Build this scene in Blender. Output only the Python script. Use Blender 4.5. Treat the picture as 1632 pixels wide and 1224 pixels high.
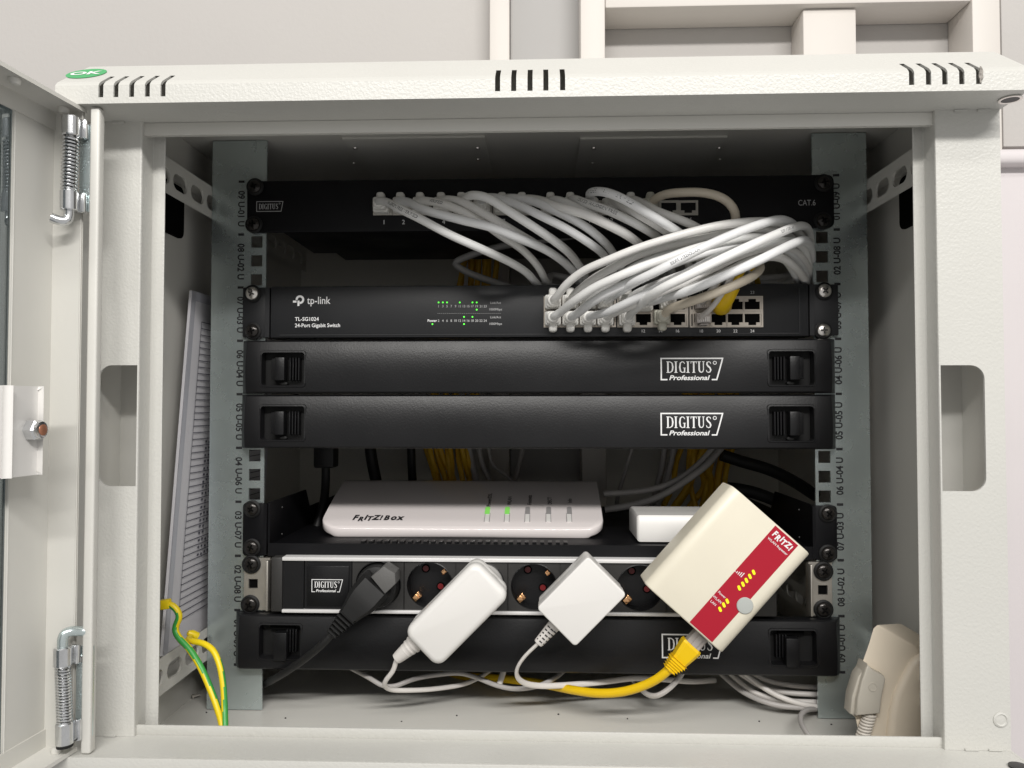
import bpy, bmesh, math, random
from mathutils import Vector, Matrix
random.seed(7)
S = bpy.context.scene
COL = S.collection
for o in list(bpy.data.objects): bpy.data.objects.remove(o)

# ------------------------------------------------------------------ camera
F_PX = 1226.0
CAM = Vector((0.0048, -0.629, 0.0126)); YAW, PIT = 0.0371, 0.0283
RM = Matrix.Rotation(YAW, 3, 'Z') @ Matrix.Rotation(PIT, 3, 'X')
RIGHT, FWD, UP = RM.col[0].copy(), RM.col[1].copy(), RM.col[2].copy()
cd = bpy.data.cameras.new('camera'); cam = bpy.data.objects.new('camera', cd); COL.objects.link(cam)
cd.sensor_width = 36; cd.lens = 36 * F_PX / 1632; cd.clip_start = 0.01; cd.clip_end = 50
mw = Matrix((RIGHT, UP, -FWD)).transposed().to_4x4(); mw.translation = CAM
cam.matrix_world = mw
S.camera = cam

# ------------------------------------------------------------------ light
w = bpy.data.worlds.new('World'); S.world = w; w.use_nodes = True
bg = w.node_tree.nodes['Background']
bg.inputs[0].default_value = (1.0, 0.985, 0.968, 1); bg.inputs[1].default_value = 0.50
def area_lamp(name, loc, target, sx, sy, power, color):
    ld = bpy.data.lights.new(name, 'AREA'); ld.shape = 'RECTANGLE'; ld.size = sx; ld.size_y = sy
    ld.energy = power; ld.color = color
    lo = bpy.data.objects.new(name, ld); COL.objects.link(lo)
    lo.location = loc
    d = Vector(target) - Vector(loc)
    lo.rotation_euler = d.to_track_quat('-Z', 'Y').to_euler()
    return lo
area_lamp('ceiling_lamp', (0.26, -1.88, 1.29), (0.0, -0.1, 0.0), 2.3, 0.12, 56, (1.0, 0.975, 0.94))
area_lamp('ceiling_lamp', (0.15, -1.45, 1.62), (0.0, -0.1, 0.0), 2.0, 0.15, 10, (1.0, 0.97, 0.93))
S.view_settings.view_transform = 'Standard'
try: S.view_settings.look = 'None'
except Exception: pass
S.view_settings.exposure = 0.0; S.view_settings.gamma = 1.0
S.cycles.max_bounces = 8; S.cycles.diffuse_bounces = 4; S.cycles.glossy_bounces = 4
S.cycles.caustics_reflective = False; S.cycles.caustics_refractive = False

# ------------------------------------------------------------------ helpers
def ray(px, py): return RM @ Vector(((px - 816) / F_PX, 1.0, (612 - py) / F_PX))
def P(px, py, Y):
    d = ray(px, py); return CAM + d * ((Y - CAM.y) / d.y)
def PZ(px, py, Z):
    d = ray(px, py); return CAM + d * ((Z - CAM.z) / d.z)
def PX(px, py, X):
    d = ray(px, py); return CAM + d * ((X - CAM.x) / d.x)
def proj(p):
    q = p - CAM; return 816 + F_PX * q.dot(RIGHT) / q.dot(FWD), 612 - F_PX * q.dot(UP) / q.dot(FWD)
U = 0.04445
def row_z(i): return (4.5 - i) * U          # i = 0 top edge of the top unit
V3 = Vector

MATS = {}
def mat(name, color, rough=0.5, metal=0.0, bump=None, var=0.0, var_scale=30, spec=0.5, emit=None, coat=0.0, rvar=0.0, sss=0.0):
    m = bpy.data.materials.new(name); m.use_nodes = True
    nt = m.node_tree; b = nt.nodes['Principled BSDF']
    b.inputs['Base Color'].default_value = (*color, 1)
    b.inputs['Roughness'].default_value = rough; b.inputs['Metallic'].default_value = metal
    b.inputs['Specular IOR Level'].default_value = spec
    if coat: b.inputs['Coat Weight'].default_value = coat; b.inputs['Coat Roughness'].default_value = 0.08
    if emit:
        b.inputs['Emission Color'].default_value = (*emit[0], 1); b.inputs['Emission Strength'].default_value = emit[1]
    if sss:
        b.inputs['Subsurface Weight'].default_value = sss; b.inputs['Subsurface Radius'].default_value = (0.004, 0.003, 0.002)
    tc = None
    def coords():
        nonlocal tc
        if tc is None: tc = nt.nodes.new('ShaderNodeTexCoord')
        return tc.outputs['Object']
    if bump:
        sc, st, dist = bump
        n = nt.nodes.new('ShaderNodeTexNoise'); n.inputs['Scale'].default_value = sc; n.inputs['Detail'].default_value = 2
        nt.links.new(coords(), n.inputs['Vector'])
        bp = nt.nodes.new('ShaderNodeBump'); bp.inputs['Strength'].default_value = st; bp.inputs['Distance'].default_value = dist
        nt.links.new(n.outputs['Fac'], bp.inputs['Height']); nt.links.new(bp.outputs['Normal'], b.inputs['Normal'])
    if var or rvar:
        n2 = nt.nodes.new('ShaderNodeTexNoise'); n2.inputs['Scale'].default_value = var_scale; n2.inputs['Detail'].default_value = 6
        nt.links.new(coords(), n2.inputs['Vector'])
        if var:
            r = nt.nodes.new('ShaderNodeMapRange'); r.inputs[1].default_value = 0.3; r.inputs[2].default_value = 0.7
            r.inputs[3].default_value = 1 - var; r.inputs[4].default_value = 1 + var
            nt.links.new(n2.outputs['Fac'], r.inputs[0])
            mx = nt.nodes.new('ShaderNodeVectorMath'); mx.operation = 'SCALE'
            mx.inputs[0].default_value = color; nt.links.new(r.outputs[0], mx.inputs['Scale'])
            nt.links.new(mx.outputs[0], b.inputs['Base Color'])
        if rvar:
            r2 = nt.nodes.new('ShaderNodeMapRange'); r2.inputs[1].default_value = 0.3; r2.inputs[2].default_value = 0.7
            r2.inputs[3].default_value = max(0.02, rough - rvar); r2.inputs[4].default_value = min(1, rough + rvar)
            nt.links.new(n2.outputs['Fac'], r2.inputs[0]); nt.links.new(r2.outputs[0], b.inputs['Roughness'])
    MATS[name] = m
    return m

PAINT = mat('grey_powder_coat', (0.53, 0.525, 0.493), 0.38, bump=(560, 0.42, 0.0006), var=0.035, var_scale=7)
PAINT_S = mat('grey_smooth_coat', (0.62, 0.61, 0.57), 0.45, bump=(260, 0.10, 0.0006), var=0.03, var_scale=9)
WALLM = mat('wall_paint', (0.49, 0.470, 0.450), 0.85, bump=(160, 0.25, 0.001), var=0.04, var_scale=2.5)
WOODW = mat('white_lacquer', (0.62, 0.585, 0.545), 0.5, bump=(90, 0.05, 0.001), var=0.02, var_scale=5)
GREYB = mat('grey_board', (0.37, 0.36, 0.35), 0.6, var=0.03, var_scale=6)
PINKW = mat('white_laminate', (0.62, 0.58, 0.585), 0.5, var=0.02, var_scale=6)
ZINC = mat('galvanised_steel', (0.60, 0.675, 0.675), 0.27, metal=0.82, bump=(14, 0.03, 0.0010), var=0.022, var_scale=55, rvar=0.02)
CHROME = mat('zinc_bright', (0.72, 0.73, 0.74), 0.2, metal=1.0, var=0.08, var_scale=200)
SPRING = mat('spring_steel', (0.42, 0.42, 0.42), 0.25, metal=1.0)
NICKEL = mat('nickel_screw', (0.75, 0.72, 0.68), 0.28, metal=1.0, var=0.1, var_scale=500)
BRACK = mat('bracket_steel', (0.55, 0.52, 0.47), 0.4, metal=0.8, var=0.1, var_scale=90)
ALU = mat('aluminium', (0.76, 0.75, 0.745), 0.35, metal=0.15)
BLACKP = mat('black_powder_steel', (0.0035, 0.0035, 0.0045), 0.5, spec=0.22, bump=(900, 0.15, 0.0003), rvar=0.08, var_scale=20)
BLACKT = mat('black_textured_plastic', (0.006, 0.006, 0.0068), 0.38, spec=0.36, bump=(700, 0.22, 0.0004), rvar=0.08, var_scale=11, var=0.25)
BLACKS = mat('switch_casing', (0.014, 0.0145, 0.016), 0.42, spec=0.4, bump=(1000, 0.15, 0.0003), rvar=0.05, var_scale=18)
BLACKM = mat('black_matt', (0.008, 0.008, 0.008), 0.6, spec=0.3)
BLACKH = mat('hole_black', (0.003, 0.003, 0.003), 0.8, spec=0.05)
RUBBER = mat('black_rubber', (0.008, 0.008, 0.008), 0.55, spec=0.4, bump=(500, 0.1, 0.0003), rvar=0.08)
DGREY = mat('dark_grey_plastic', (0.030, 0.029, 0.028), 0.45, spec=0.4, bump=(600, 0.12, 0.0003), var=0.06)
GRIP = mat('grey_grip', (0.11, 0.108, 0.105), 0.6, bump=(900, 0.5, 0.0004))
BSCREW = mat('black_screw', (0.03, 0.027, 0.025), 0.22, metal=0.6)
WCABLE = mat('white_cable', (0.80, 0.80, 0.785), 0.34, var=0.02, var_scale=40, sss=0.0)
WCABLES = [WCABLE, mat('white_cable_warm', (0.77, 0.76, 0.735), 0.36, var=0.02, var_scale=40), mat('white_cable_cool', (0.77, 0.775, 0.775), 0.32, var=0.02, var_scale=40)]
WPLUG = mat('white_plug', (0.72, 0.71, 0.68), 0.38, sss=0.0)
CREAMC = mat('cream_cable', (0.66, 0.59, 0.48), 0.4)
CREAMP = mat('grey_green_plug', (0.50, 0.49, 0.42), 0.4)
GREYC = mat('grey_cable', (0.42, 0.40, 0.385), 0.45, var=0.04)
DGREYC = mat('dim_grey_cable', (0.30, 0.29, 0.28), 0.5)
WHITE2 = mat('white_cord', (0.66, 0.63, 0.60), 0.4)
YELC = mat('yellow_cable', (0.80, 0.52, 0.005), 0.4, var=0.03)
YELB = mat('dusty_yellow_cable', (0.72, 0.43, 0.02), 0.5, var=0.05)
GREEN = mat('green_stripe', (0.045, 0.32, 0.06), 0.4)
YELW = mat('wire_yellow', (0.80, 0.60, 0.01), 0.4)
PORTG = mat('port_frame', (0.52, 0.47, 0.41), 0.45, var=0.04, var_scale=80)
PORTP = mat('patch_port_frame', (0.50, 0.48, 0.44), 0.45)
CLEAR = mat('clear_plug', (0.36, 0.33, 0.31), 0.12, spec=0.6)
PRINT = mat('white_print', (0.78, 0.78, 0.78), 0.6)
PRINTG = mat('grey_print', (0.40, 0.40, 0.40), 0.6)
INK = mat('black_print', (0.008, 0.008, 0.010), 0.6)
INKC = mat('cable_ink', (0.10, 0.10, 0.11), 0.6)
LEDG = mat('green_led', (0.08, 0.7, 0.05), 0.4, emit=((0.10, 1.0, 0.05), 1.3))
LEDOFF = mat('led_off', (0.06, 0.06, 0.06), 0.4)
LEDR = mat('router_led_green', (0.22, 0.62, 0.13), 0.35, emit=((0.25, 0.8, 0.1), 0.25))
LEDRO = mat('router_led_off', (0.30, 0.29, 0.29), 0.35)
LEDY = mat('repeater_led', (0.75, 0.72, 0.02), 0.35, emit=((1.0, 0.85, 0.0), 0.25))
GLOSSW = mat('router_white', (0.72, 0.67, 0.66), 0.13, spec=0.5, coat=0.3)
ADAPT = mat('adapter_white', (0.74, 0.725, 0.70), 0.34, spec=0.5)
CREAM = mat('cream_casing', (0.72, 0.675, 0.555), 0.36, var=0.015, var_scale=40)
RED = mat('repeater_red', (0.38, 0.003, 0.020), 0.4)
BUTTON = mat('button_grey', (0.42, 0.44, 0.42), 0.45)
COPPER = mat('copper', (0.82, 0.48, 0.25), 0.25, metal=1.0)
DRED = mat('shutter_red', (0.16, 0.008, 0.010), 0.4)
STICK = mat('green_sticker', (0.05, 0.36, 0.12), 0.45)
PAPER = mat('paper', (0.70, 0.69, 0.72), 0.7)
SLEEVE = mat('plastic_sleeve', (0.50, 0.50, 0.55), 0.25)
INKP = mat('form_line', (0.10, 0.10, 0.13), 0.7)
BEIGE = mat('beige_plastic', (0.74, 0.655, 0.53), 0.42, bump=(800, 0.06, 0.0002), var=0.02, var_scale=25)
TAUPE = mat('taupe_plastic', (0.46, 0.43, 0.37), 0.42)
TAUPEL = mat('light_cord', (0.60, 0.56, 0.50), 0.45)
COPPERB = mat('bolt_end', (0.45, 0.20, 0.12), 0.4, metal=0.6)
FLAKE = mat('chipped_paint', (0.28, 0.26, 0.235), 0.8, bump=(900, 0.8, 0.001), var=0.5, var_scale=500)
# door glass
GLASS = bpy.data.materials.new('tinted_glass'); GLASS.use_nodes = True
_n = GLASS.node_tree; _n.nodes.clear()
_o = _n.nodes.new('ShaderNodeOutputMaterial'); _t = _n.nodes.new('ShaderNodeBsdfTransparent'); _t.inputs[0].default_value = (0.30, 0.34, 0.35, 1)
_g = _n.nodes.new('ShaderNodeBsdfGlossy'); _g.inputs['Roughness'].default_value = 0.03; _g.inputs['Color'].default_value = (0.75, 0.8, 0.82, 1)
_m = _n.nodes.new('ShaderNodeMixShader'); _m.inputs[0].default_value = 0.25
_n.links.new(_t.outputs[0], _m.inputs[1]); _n.links.new(_g.outputs[0], _m.inputs[2]); _n.links.new(_m.outputs[0], _o.inputs[0])

class G:
    """collects geometry in world coordinates for ONE mesh object"""
    def __init__(s): s.v = []; s.f = []; s.mi = []; s.mats = []
    def m(s, material):
        if material not in s.mats: s.mats.append(material)
        return s.mats.index(material)
    def add(s, vs, fs, material):
        k = len(s.v); s.v += [V3(p) for p in vs]; i = s.m(material)
        for f in fs: s.f.append([k + q for q in f]); s.mi.append(i)
        return s
    def hexa(s, c, material):
        return s.add(c, [(0, 3, 2, 1), (4, 5, 6, 7), (0, 1, 5, 4), (1, 2, 6, 5), (2, 3, 7, 6), (3, 0, 4, 7)], material)
    def box(s, x0, x1, y0, y1, z0, z1, material):
        return s.hexa([(x0, y0, z0), (x1, y0, z0), (x1, y1, z0), (x0, y1, z0), (x0, y0, z1), (x1, y0, z1), (x1, y1, z1), (x0, y1, z1)], material)
    def obox(s, c, a, b, d, material):
        c, a, b, d = V3(c), V3(a), V3(b), V3(d)
        return s.hexa([c - a - b - d, c + a - b - d, c + a + b - d, c - a + b - d, c - a - b + d, c + a - b + d, c + a + b + d, c - a + b + d], material)
    def bm(s, bm, material):
        bm.verts.index_update()
        s.add([v.co.copy() for v in bm.verts], [[v.index for v in f.verts] for f in bm.faces], material); bm.free(); return s
    def rbox(s, c, a, b, d, r, material, seg=3):
        """box with bevelled edges; a, b, d half axes"""
        t = bmesh.new(); bmesh.ops.create_cube(t, size=2)
        A, B, D = V3(a), V3(b), V3(d)
        for v in t.verts: v.co = V3(c) + A * v.co.x + B * v.co.y + D * v.co.z
        bmesh.ops.bevel(t, geom=t.edges[:], offset=r, segments=seg, profile=0.5, affect='EDGES')
        return s.bm(t, material)
    def prism(s, poly, off, material, bevel=0, seg=2):
        t = bmesh.new(); off = V3(off)
        a = [t.verts.new(V3(p)) for p in poly]; b = [t.verts.new(V3(p) + off) for p in poly]
        n = len(a); t.faces.new(a[::-1]); t.faces.new(b)
        for i in range(n): t.faces.new((a[i], a[(i + 1) % n], b[(i + 1) % n], b[i]))
        bmesh.ops.recalc_face_normals(t, faces=t.faces[:])
        if bevel:
            es = [e for e in t.edges if (e.verts[0] in a and e.verts[1] in a) or (e.verts[0] in b and e.verts[1] in b)]
            bmesh.ops.bevel(t, geom=es, offset=bevel, segments=seg, profile=0.5, affect='EDGES')
        return s.bm(t, material)
    def lathe(s, c, axis, prof, material, n=20, flat=1.0):
        ax = V3(axis).normalized(); h = V3((0, 0, 1)) if abs(ax.z) < 0.9 else V3((1, 0, 0))
        u = ax.cross(h).normalized(); v = ax.cross(u).normalized()
        vs = []; fs = []
        for (r, t) in prof:
            for k in range(n):
                a = 2 * math.pi * k / n
                vs.append(V3(c) + ax * t + (u * math.cos(a) + v * math.sin(a) * flat) * r)
        for j in range(len(prof) - 1):
            for k in range(n):
                fs.append((j * n + k, j * n + (k + 1) % n, (j + 1) * n + (k + 1) % n, (j + 1) * n + k))
        fs.append(tuple(range(n))[::-1]); fs.append(tuple((len(prof) - 1) * n + k for k in range(n)))
        return s.add(vs, fs, material)
    def cyl(s, a, b, r, material, n=16, r2=None):
        a, b = V3(a), V3(b); L = (b - a).length
        return s.lathe(a, b - a, [(r, 0), (r if r2 is None else r2, L)], material, n)
    def tube(s, path, r, material, n=10, stripe=None, flat=1.0, up=None, rad=None):
        fr = frames(path); vs = []; k0 = len(s.v); L = len(path)
        for i, (p, t, u, v) in enumerate(fr):
            if up is not None:
                v = (V3(up) - t * t.dot(V3(up))).normalized(); u = v.cross(t)
            rr = r if rad is None else rad(i / (L - 1)) * r
            for k in range(n):
                a = 2 * math.pi * k / n
                vs.append(p + u * math.cos(a) * rr + v * math.sin(a) * rr * flat)
        s.v += vs; i0 = s.m(material); i1 = s.m(stripe[0]) if stripe else i0
        for j in range(L - 1):
            for k in range(n):
                s.f.append([k0 + j * n + k, k0 + j * n + (k + 1) % n, k0 + (j + 1) * n + (k + 1) % n, k0 + (j + 1) * n + k])
                if stripe:
                    q = (k / n + stripe[1] * j) % 1.0
                    s.mi.append(i1 if (q < stripe[2]) else i0)
                else: s.mi.append(i0)
        s.f.append([k0 + k for k in range(n)][::-1]); s.mi.append(i0)
        s.f.append([k0 + (L - 1) * n + k for k in range(n)]); s.mi.append(i0)
        return s
    def stroke(s, pts, wd, O, R, Uv, material, closed=False):
        """flat polyline stroke in the plane O + x R + y Uv"""
        pts = [V3((p[0], p[1])) for p in pts]; n = len(pts)
        L = []; Rr = []
        for i in range(n):
            a = pts[(i - 1) % n] if (closed or i > 0) else pts[i]
            b = pts[(i + 1) % n] if (closed or i < n - 1) else pts[i]
            if closed or 0 < i < n - 1:
                d1 = (pts[i] - a).normalized(); d2 = (b - pts[i]).normalized()
                n1 = V3((-d1.y, d1.x)); n2 = V3((-d2.y, d2.x)); mm = (n1 + n2)
                mm = mm.normalized() if mm.length > 1e-6 else n1
                k = 1 / max(0.5, mm.dot(n1))
            else:
                d = (b - a).normalized(); mm = V3((-d.y, d.x)); k = 1
            ww = wd[i] if isinstance(wd, (list, tuple)) else wd
            L.append(pts[i] + mm * ww / 2 * k); Rr.append(pts[i] - mm * ww / 2 * k)
        to = lambda q: O + R * q.x + Uv * q.y
        vs = [to(q) for q in L] + [to(q) for q in Rr]; fs = []
        for i in range(n if closed else n - 1):
            j = (i + 1) % n; fs.append((i, j, n + j, n + i))
        return s.add(vs, fs, material)
    def text(s, body, size, O, R, Uv, material, shear=0.0, bold=0.0, align='CENTER', sx=1.0, spacing=1.0):
        vs, fs, x0, x1, y0, y1 = text_mesh(body, round(shear, 3), round(bold, 4), round(spacing, 3))
        cx = (x0 + x1) / 2 if align == 'CENTER' else (x0 if align == 'LEFT' else x1)
        cy = (y0 + y1) / 2
        R, Uv = V3(R), V3(Uv)
        return s.add([V3(O) + R * ((a - cx) * size * sx) + Uv * ((b - cy) * size) for a, b in vs], fs, material)

_TC = {}
def text_mesh(body, shear, bold, spacing):
    key = (body, shear, bold, spacing)
    if key in _TC: return _TC[key]
    cu = bpy.data.curves.new('t', 'FONT'); cu.body = body; cu.size = 1; cu.shear = shear; cu.offset = bold; cu.space_character = spacing
    cu.resolution_u = 3; cu.fill_mode = 'FRONT'
    ob = bpy.data.objects.new('t', cu); COL.objects.link(ob)
    dg = bpy.context.evaluated_depsgraph_get()
    me = bpy.data.meshes.new_from_object(ob.evaluated_get(dg), depsgraph=dg)
    vs = [(v.co.x, v.co.y) for v in me.vertices]; fs = [tuple(p.vertices) for p in me.polygons]
    xs = [a for a, b in vs] or [0]; ys = [b for a, b in vs] or [0]
    res = (vs, fs, min(xs), max(xs), min(ys), max(ys))
    bpy.data.objects.remove(ob); bpy.data.curves.remove(cu); bpy.data.meshes.remove(me)
    _TC[key] = res
    return res

def spline(pts, step=0.004):
    """centripetal-like Catmull-Rom through points, resampled"""
    pts = [V3(p) for p in pts]
    if len(pts) == 2: return pts
    q = [pts[0] * 2 - pts[1]] + pts + [pts[-1] * 2 - pts[-2]]
    out = []
    for i in range(1, len(q) - 2):
        p0, p1, p2, p3 = q[i - 1], q[i], q[i + 1], q[i + 2]
        t0 = 0; t1 = t0 + max(1e-5, (p1 - p0).length) ** .5; t2 = t1 + max(1e-5, (p2 - p1).length) ** .5; t3 = t2 + max(1e-5, (p3 - p2).length) ** .5
        n = max(2, int((p2 - p1).length / step))
        for k in range(n):
            t = t1 + (t2 - t1) * k / n
            A1 = p0 * ((t1 - t) / (t1 - t0)) + p1 * ((t - t0) / (t1 - t0)); A2 = p1 * ((t2 - t) / (t2 - t1)) + p2 * ((t - t1) / (t2 - t1)); A3 = p2 * ((t3 - t) / (t3 - t2)) + p3 * ((t - t2) / (t3 - t2))
            B1 = A1 * ((t2 - t) / (t2 - t0)) + A2 * ((t - t0) / (t2 - t0)); B2 = A2 * ((t3 - t) / (t3 - t1)) + A3 * ((t - t1) / (t3 - t1))
            out.append(B1 * ((t2 - t) / (t2 - t1)) + B2 * ((t - t1) / (t2 - t1)))
    out.append(pts[-1])
    # light smoothing
    for _ in range(2):
        out = [out[0]] + [(out[i - 1] + out[i] * 2 + out[i + 1]) / 4 for i in range(1, len(out) - 1)] + [out[-1]]
    return out
def frames(path):
    res = []; n = len(path); up = V3((0, 0, 1)); u = None
    for i in range(n):
        t = (path[min(n - 1, i + 1)] - path[max(0, i - 1)])
        t = t.normalized() if t.length > 1e-9 else V3((0, 1, 0))
        if u is None:
            h = up if abs(t.z) < 0.9 else V3((1, 0, 0)); u = t.cross(h).normalized()
        else:
            u = (u - t * u.dot(t)); u = u.normalized() if u.length > 1e-6 else t.orthogonal().normalized()
        res.append((path[i], t, u, t.cross(u).normalized()))
    return res

ORIGIN = {}
def thing(name, label, cat, loc=(0, 0, 0), group=None, kind=None):
    o = bpy.data.objects.new(name, None); COL.objects.link(o); o.location = loc; o.empty_display_size = 0.02
    if label: o['label'] = label
    if cat: o['category'] = cat
    if group: o['group'] = group
    if kind: o['kind'] = kind
    ORIGIN[o.name] = V3(loc)
    return o
def obj(name, g, parent=None, label=None, cat=None, group=None, kind=None, solid=0, sharp=38, flat=False):
    base = ORIGIN[parent.name] if parent else V3((0, 0, 0))
    me = bpy.data.meshes.new(name)
    me.from_pydata([tuple(p - base) for p in g.v], [], g.f)
    for m_ in g.mats: me.materials.append(m_)
    me.polygons.foreach_set('material_index', g.mi)
    b = bmesh.new(); b.from_mesh(me)
    bmesh.ops.recalc_face_normals(b, faces=b.faces[:]); b.to_mesh(me); b.free()
    if not flat:
        me.polygons.foreach_set('use_smooth', [True] * len(me.polygons)); me.set_sharp_from_angle(angle=math.radians(sharp))
    me.update()
    o = bpy.data.objects.new(name, me); COL.objects.link(o)
    if parent: o.parent = parent
    ORIGIN[o.name] = base
    for k, val in (('label', label), ('category', cat), ('group', group), ('kind', kind)):
        if val: o[k] = val
    if solid:
        md = o.modifiers.new('thickness', 'SOLIDIFY'); md.thickness = solid; md.offset = -1
    return o
def arc(cx, cz, r, a0, a1, n=8):
    return [(cx + r * math.cos(math.radians(a0 + (a1 - a0) * k / n)), cz + r * math.sin(math.radians(a0 + (a1 - a0) * k / n))) for k in range(n + 1)]
def rrect(x0, x1, z0, z1, r, n=5, corners=(1, 1, 1, 1)):
    """counter-clockwise rounded rectangle in 2d; corners = bl, br, tr, tl"""
    p = []
    for (cx, cz, a, on, kx, kz) in ((x0 + r, z0 + r, 180, corners[0], x0, z0), (x1 - r, z0 + r, 270, corners[1], x1, z0), (x1 - r, z1 - r, 0, corners[2], x1, z1), (x0 + r, z1 - r, 90, corners[3], x0, z1)):
        p += arc(cx, cz, r, a, a + 90, n) if on else [(kx, kz)]
    return p
def xz(poly, y): return [V3((a, y, b)) for a, b in poly]
X1, Z1 = V3((1, 0, 0)), V3((0, 0, 1)); NY = V3((0, -1, 0))

# ------------------------------------------------------------------ room wall behind the cabinet
WY = 0.325
g = G(); g.box(-1.3, 1.4, WY, WY + 0.06, -0.9, 1.2, WALLM)
wall = obj('wall', g, kind='structure')
pan = thing('wall_panelling', None, None, (0, WY, 0), kind='structure')
LF = WY - 0.055
def bg_box(x0, x1, yf, z0, z1, m_, name, r=0.002):
    g = G(); g.rbox(((x0 + x1) / 2, (yf + WY - 0.001) / 2, (z0 + z1) / 2), ((x1 - x0) / 2, 0, 0), (0, (WY - 0.001 - yf) / 2, 0), (0, 0, (z1 - z0) / 2), r, m_, 2)
    return obj(name, g, pan)
zb = P(1200, 8, LF).z
xr = P(1550, 50, LF).x
xl = P(964, 50, LF).x
bg_box(xl + 0.0005, xr - 0.0005, LF, zb, zb + 0.25, WOODW, 'beam')
bg_box(P(925, 50, LF - 0.004).x, xl, LF - 0.004, -0.6, zb + 0.3, WOODW, 'post')
bg_box(P(1280, 50, LF + 0.010).x, P(1365, 50, LF + 0.010).x, LF + 0.010, -0.6, zb - 0.0005, WOODW, 'post')
bg_box(xr, P(1595, 50, LF).x, LF, -0.6, zb + 0.3, WOODW, 'post')
bg_box(P(1596, 50, LF + 0.004).x, 1.2, LF + 0.004, P(1610, 232, LF).z, zb + 0.3, WALLM, 'side_board')
bg_box(P(780, 50, WY - 0.032).x, P(812, 50, WY - 0.032).x, WY - 0.032, -0.6, zb + 0.3, WOODW, 'post')
bg_box(P(812, 50, WY - 0.02).x + 0.001, P(925, 50, WY - 0.02).x, WY - 0.02, -0.6, zb + 0.3, GREYB, 'infill_panel', 0.001)
g = G(); z_a, z_b = P(1610, 235, LF - 0.03).z, P(1610, 260, LF - 0.03).z
g.rbox((0.9, (LF - 0.03 + WY) / 2, (z_a + z_b) / 2), (0.5 - (0.9 - P(1592, 250, LF - 0.03).x) * 0 - 0.0, 0, 0), (0, (WY - LF + 0.03) / 2 - 0.001, 0), (0, 0, (z_a - z_b) / 2), 0.006, PINKW, 3)
g.box(0.4, 1.39, LF - 0.012, WY - 0.002, -0.9, z_b + 0.0005, PINKW)
obj('ledge_board', g, pan)

# ------------------------------------------------------------------ the cabinet
YF, YR = -0.138, -0.168             # post face, roof skirt front
YB = 0.318
XL, XR = P(88, 128, YR).x, P(1603, 647, YF).x     # outer sides
print('XL XR', XL, XR)
ZT, ZBt = 0.1995, -0.1999           # roof underside, base top
cab = thing('network_cabinet', 'open light grey steel wall cabinet holding all the rack equipment', 'network cabinet', (0.005, -0.1, -0.26))
# roof: sheet with real slots in skirt and chamfer
CR, TOPZ, CHR = 0.2125, 0.2391, 0.0360
def roof_pt(x, s):
    if s <= CR: return V3((x, YR, s))
    u = (s - CR) / (TOPZ - CR); return V3((x, YR + CHR * u, s))
slots = []
for grp in ((161, 185, 210, 235, 260), (793, 818.7, 844.7, 870, 896.7), (1453, 1480, 1506, 1533, 1560)):
    for px in grp:
        x = P(px, 130, YR).x; slots.append((x - 0.00155, x + 0.00155))
slots.sort()
s_lo, s_hi = 0.2034, CR + 0.35 * (TOPZ - CR)
xs = [XL] + [q for ab in slots for q in ab] + [XR]
g = G()
rows = [ZT, s_lo, CR - 0.0015, CR, CR + 0.0018, s_hi, TOPZ]
def rp(x, s):
    if abs(s - CR) < 1e-6: return V3((x, YR + 0.0007, s - 0.0002))
    return roof_pt(x, s)
for i in range(len(xs) - 1):
    a, b = xs[i], xs[i + 1]; hole = any(abs(a - p) < 1e-9 for p, _ in slots)
    for j in range(len(rows) - 1):
        if hole and s_lo <= rows[j] and rows[j + 1] <= s_hi + 1e-9: continue
        def cl(x, s):
            return x
        p = [V3((cl(a, rows[j]), *rp(a, rows[j])[1:])), V3((cl(b, rows[j]), *rp(b, rows[j])[1:])), V3((cl(b, rows[j + 1]), *rp(b, rows[j + 1])[1:])), V3((cl(a, rows[j + 1]), *rp(a, rows[j + 1])[1:]))]
        g.add(p, [(0, 1, 2, 3)], PAINT)
# inner faces of the slots give the sheet its thickness
for a, b in slots:
    pr = [rp(0, s) for s in (s_lo, CR - 0.0015, CR, CR + 0.0018, s_hi)]
    for x in (a, b):
        for j in range(4):
            g.add([(x, pr[j].y, pr[j].z), (x, pr[j + 1].y, pr[j + 1].z), (x, pr[j + 1].y + 0.0015, pr[j + 1].z - 0.0006), (x, pr[j].y + 0.0015, pr[j].z - 0.0006 * (j > 1))], [(0, 1, 2, 3)], PAINT)
for sx, xo in ((1, XL), (-1, XR)):
    g.add([(xo, YR, ZT), (xo, YB, ZT), (xo, YB, CR), (xo, YR + 0.0007, CR - 0.0002)], [(0, 1, 2, 3)], PAINT)
    g.add([(xo, YR + 0.0007, CR - 0.0002), (xo, YB, CR), (xo, YB, TOPZ), (xo, YR + CHR, TOPZ)], [(0, 1, 2, 3)], PAINT)
g.add([(XL, YR + CHR, TOPZ), (XR, YR + CHR, TOPZ), (XR, YB, TOPZ), (XL, YB, TOPZ)], [(0, 1, 2, 3)], PAINT)
# underside of the overhang
g.add([(XL, YR, ZT), (XR, YR, ZT), (XR, YF + 0.004, ZT), (XL, YF + 0.004, ZT)], [(0, 1, 2, 3)], PAINT)
bm_ = bmesh.new()
roof = obj('roof', g, cab)
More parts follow.
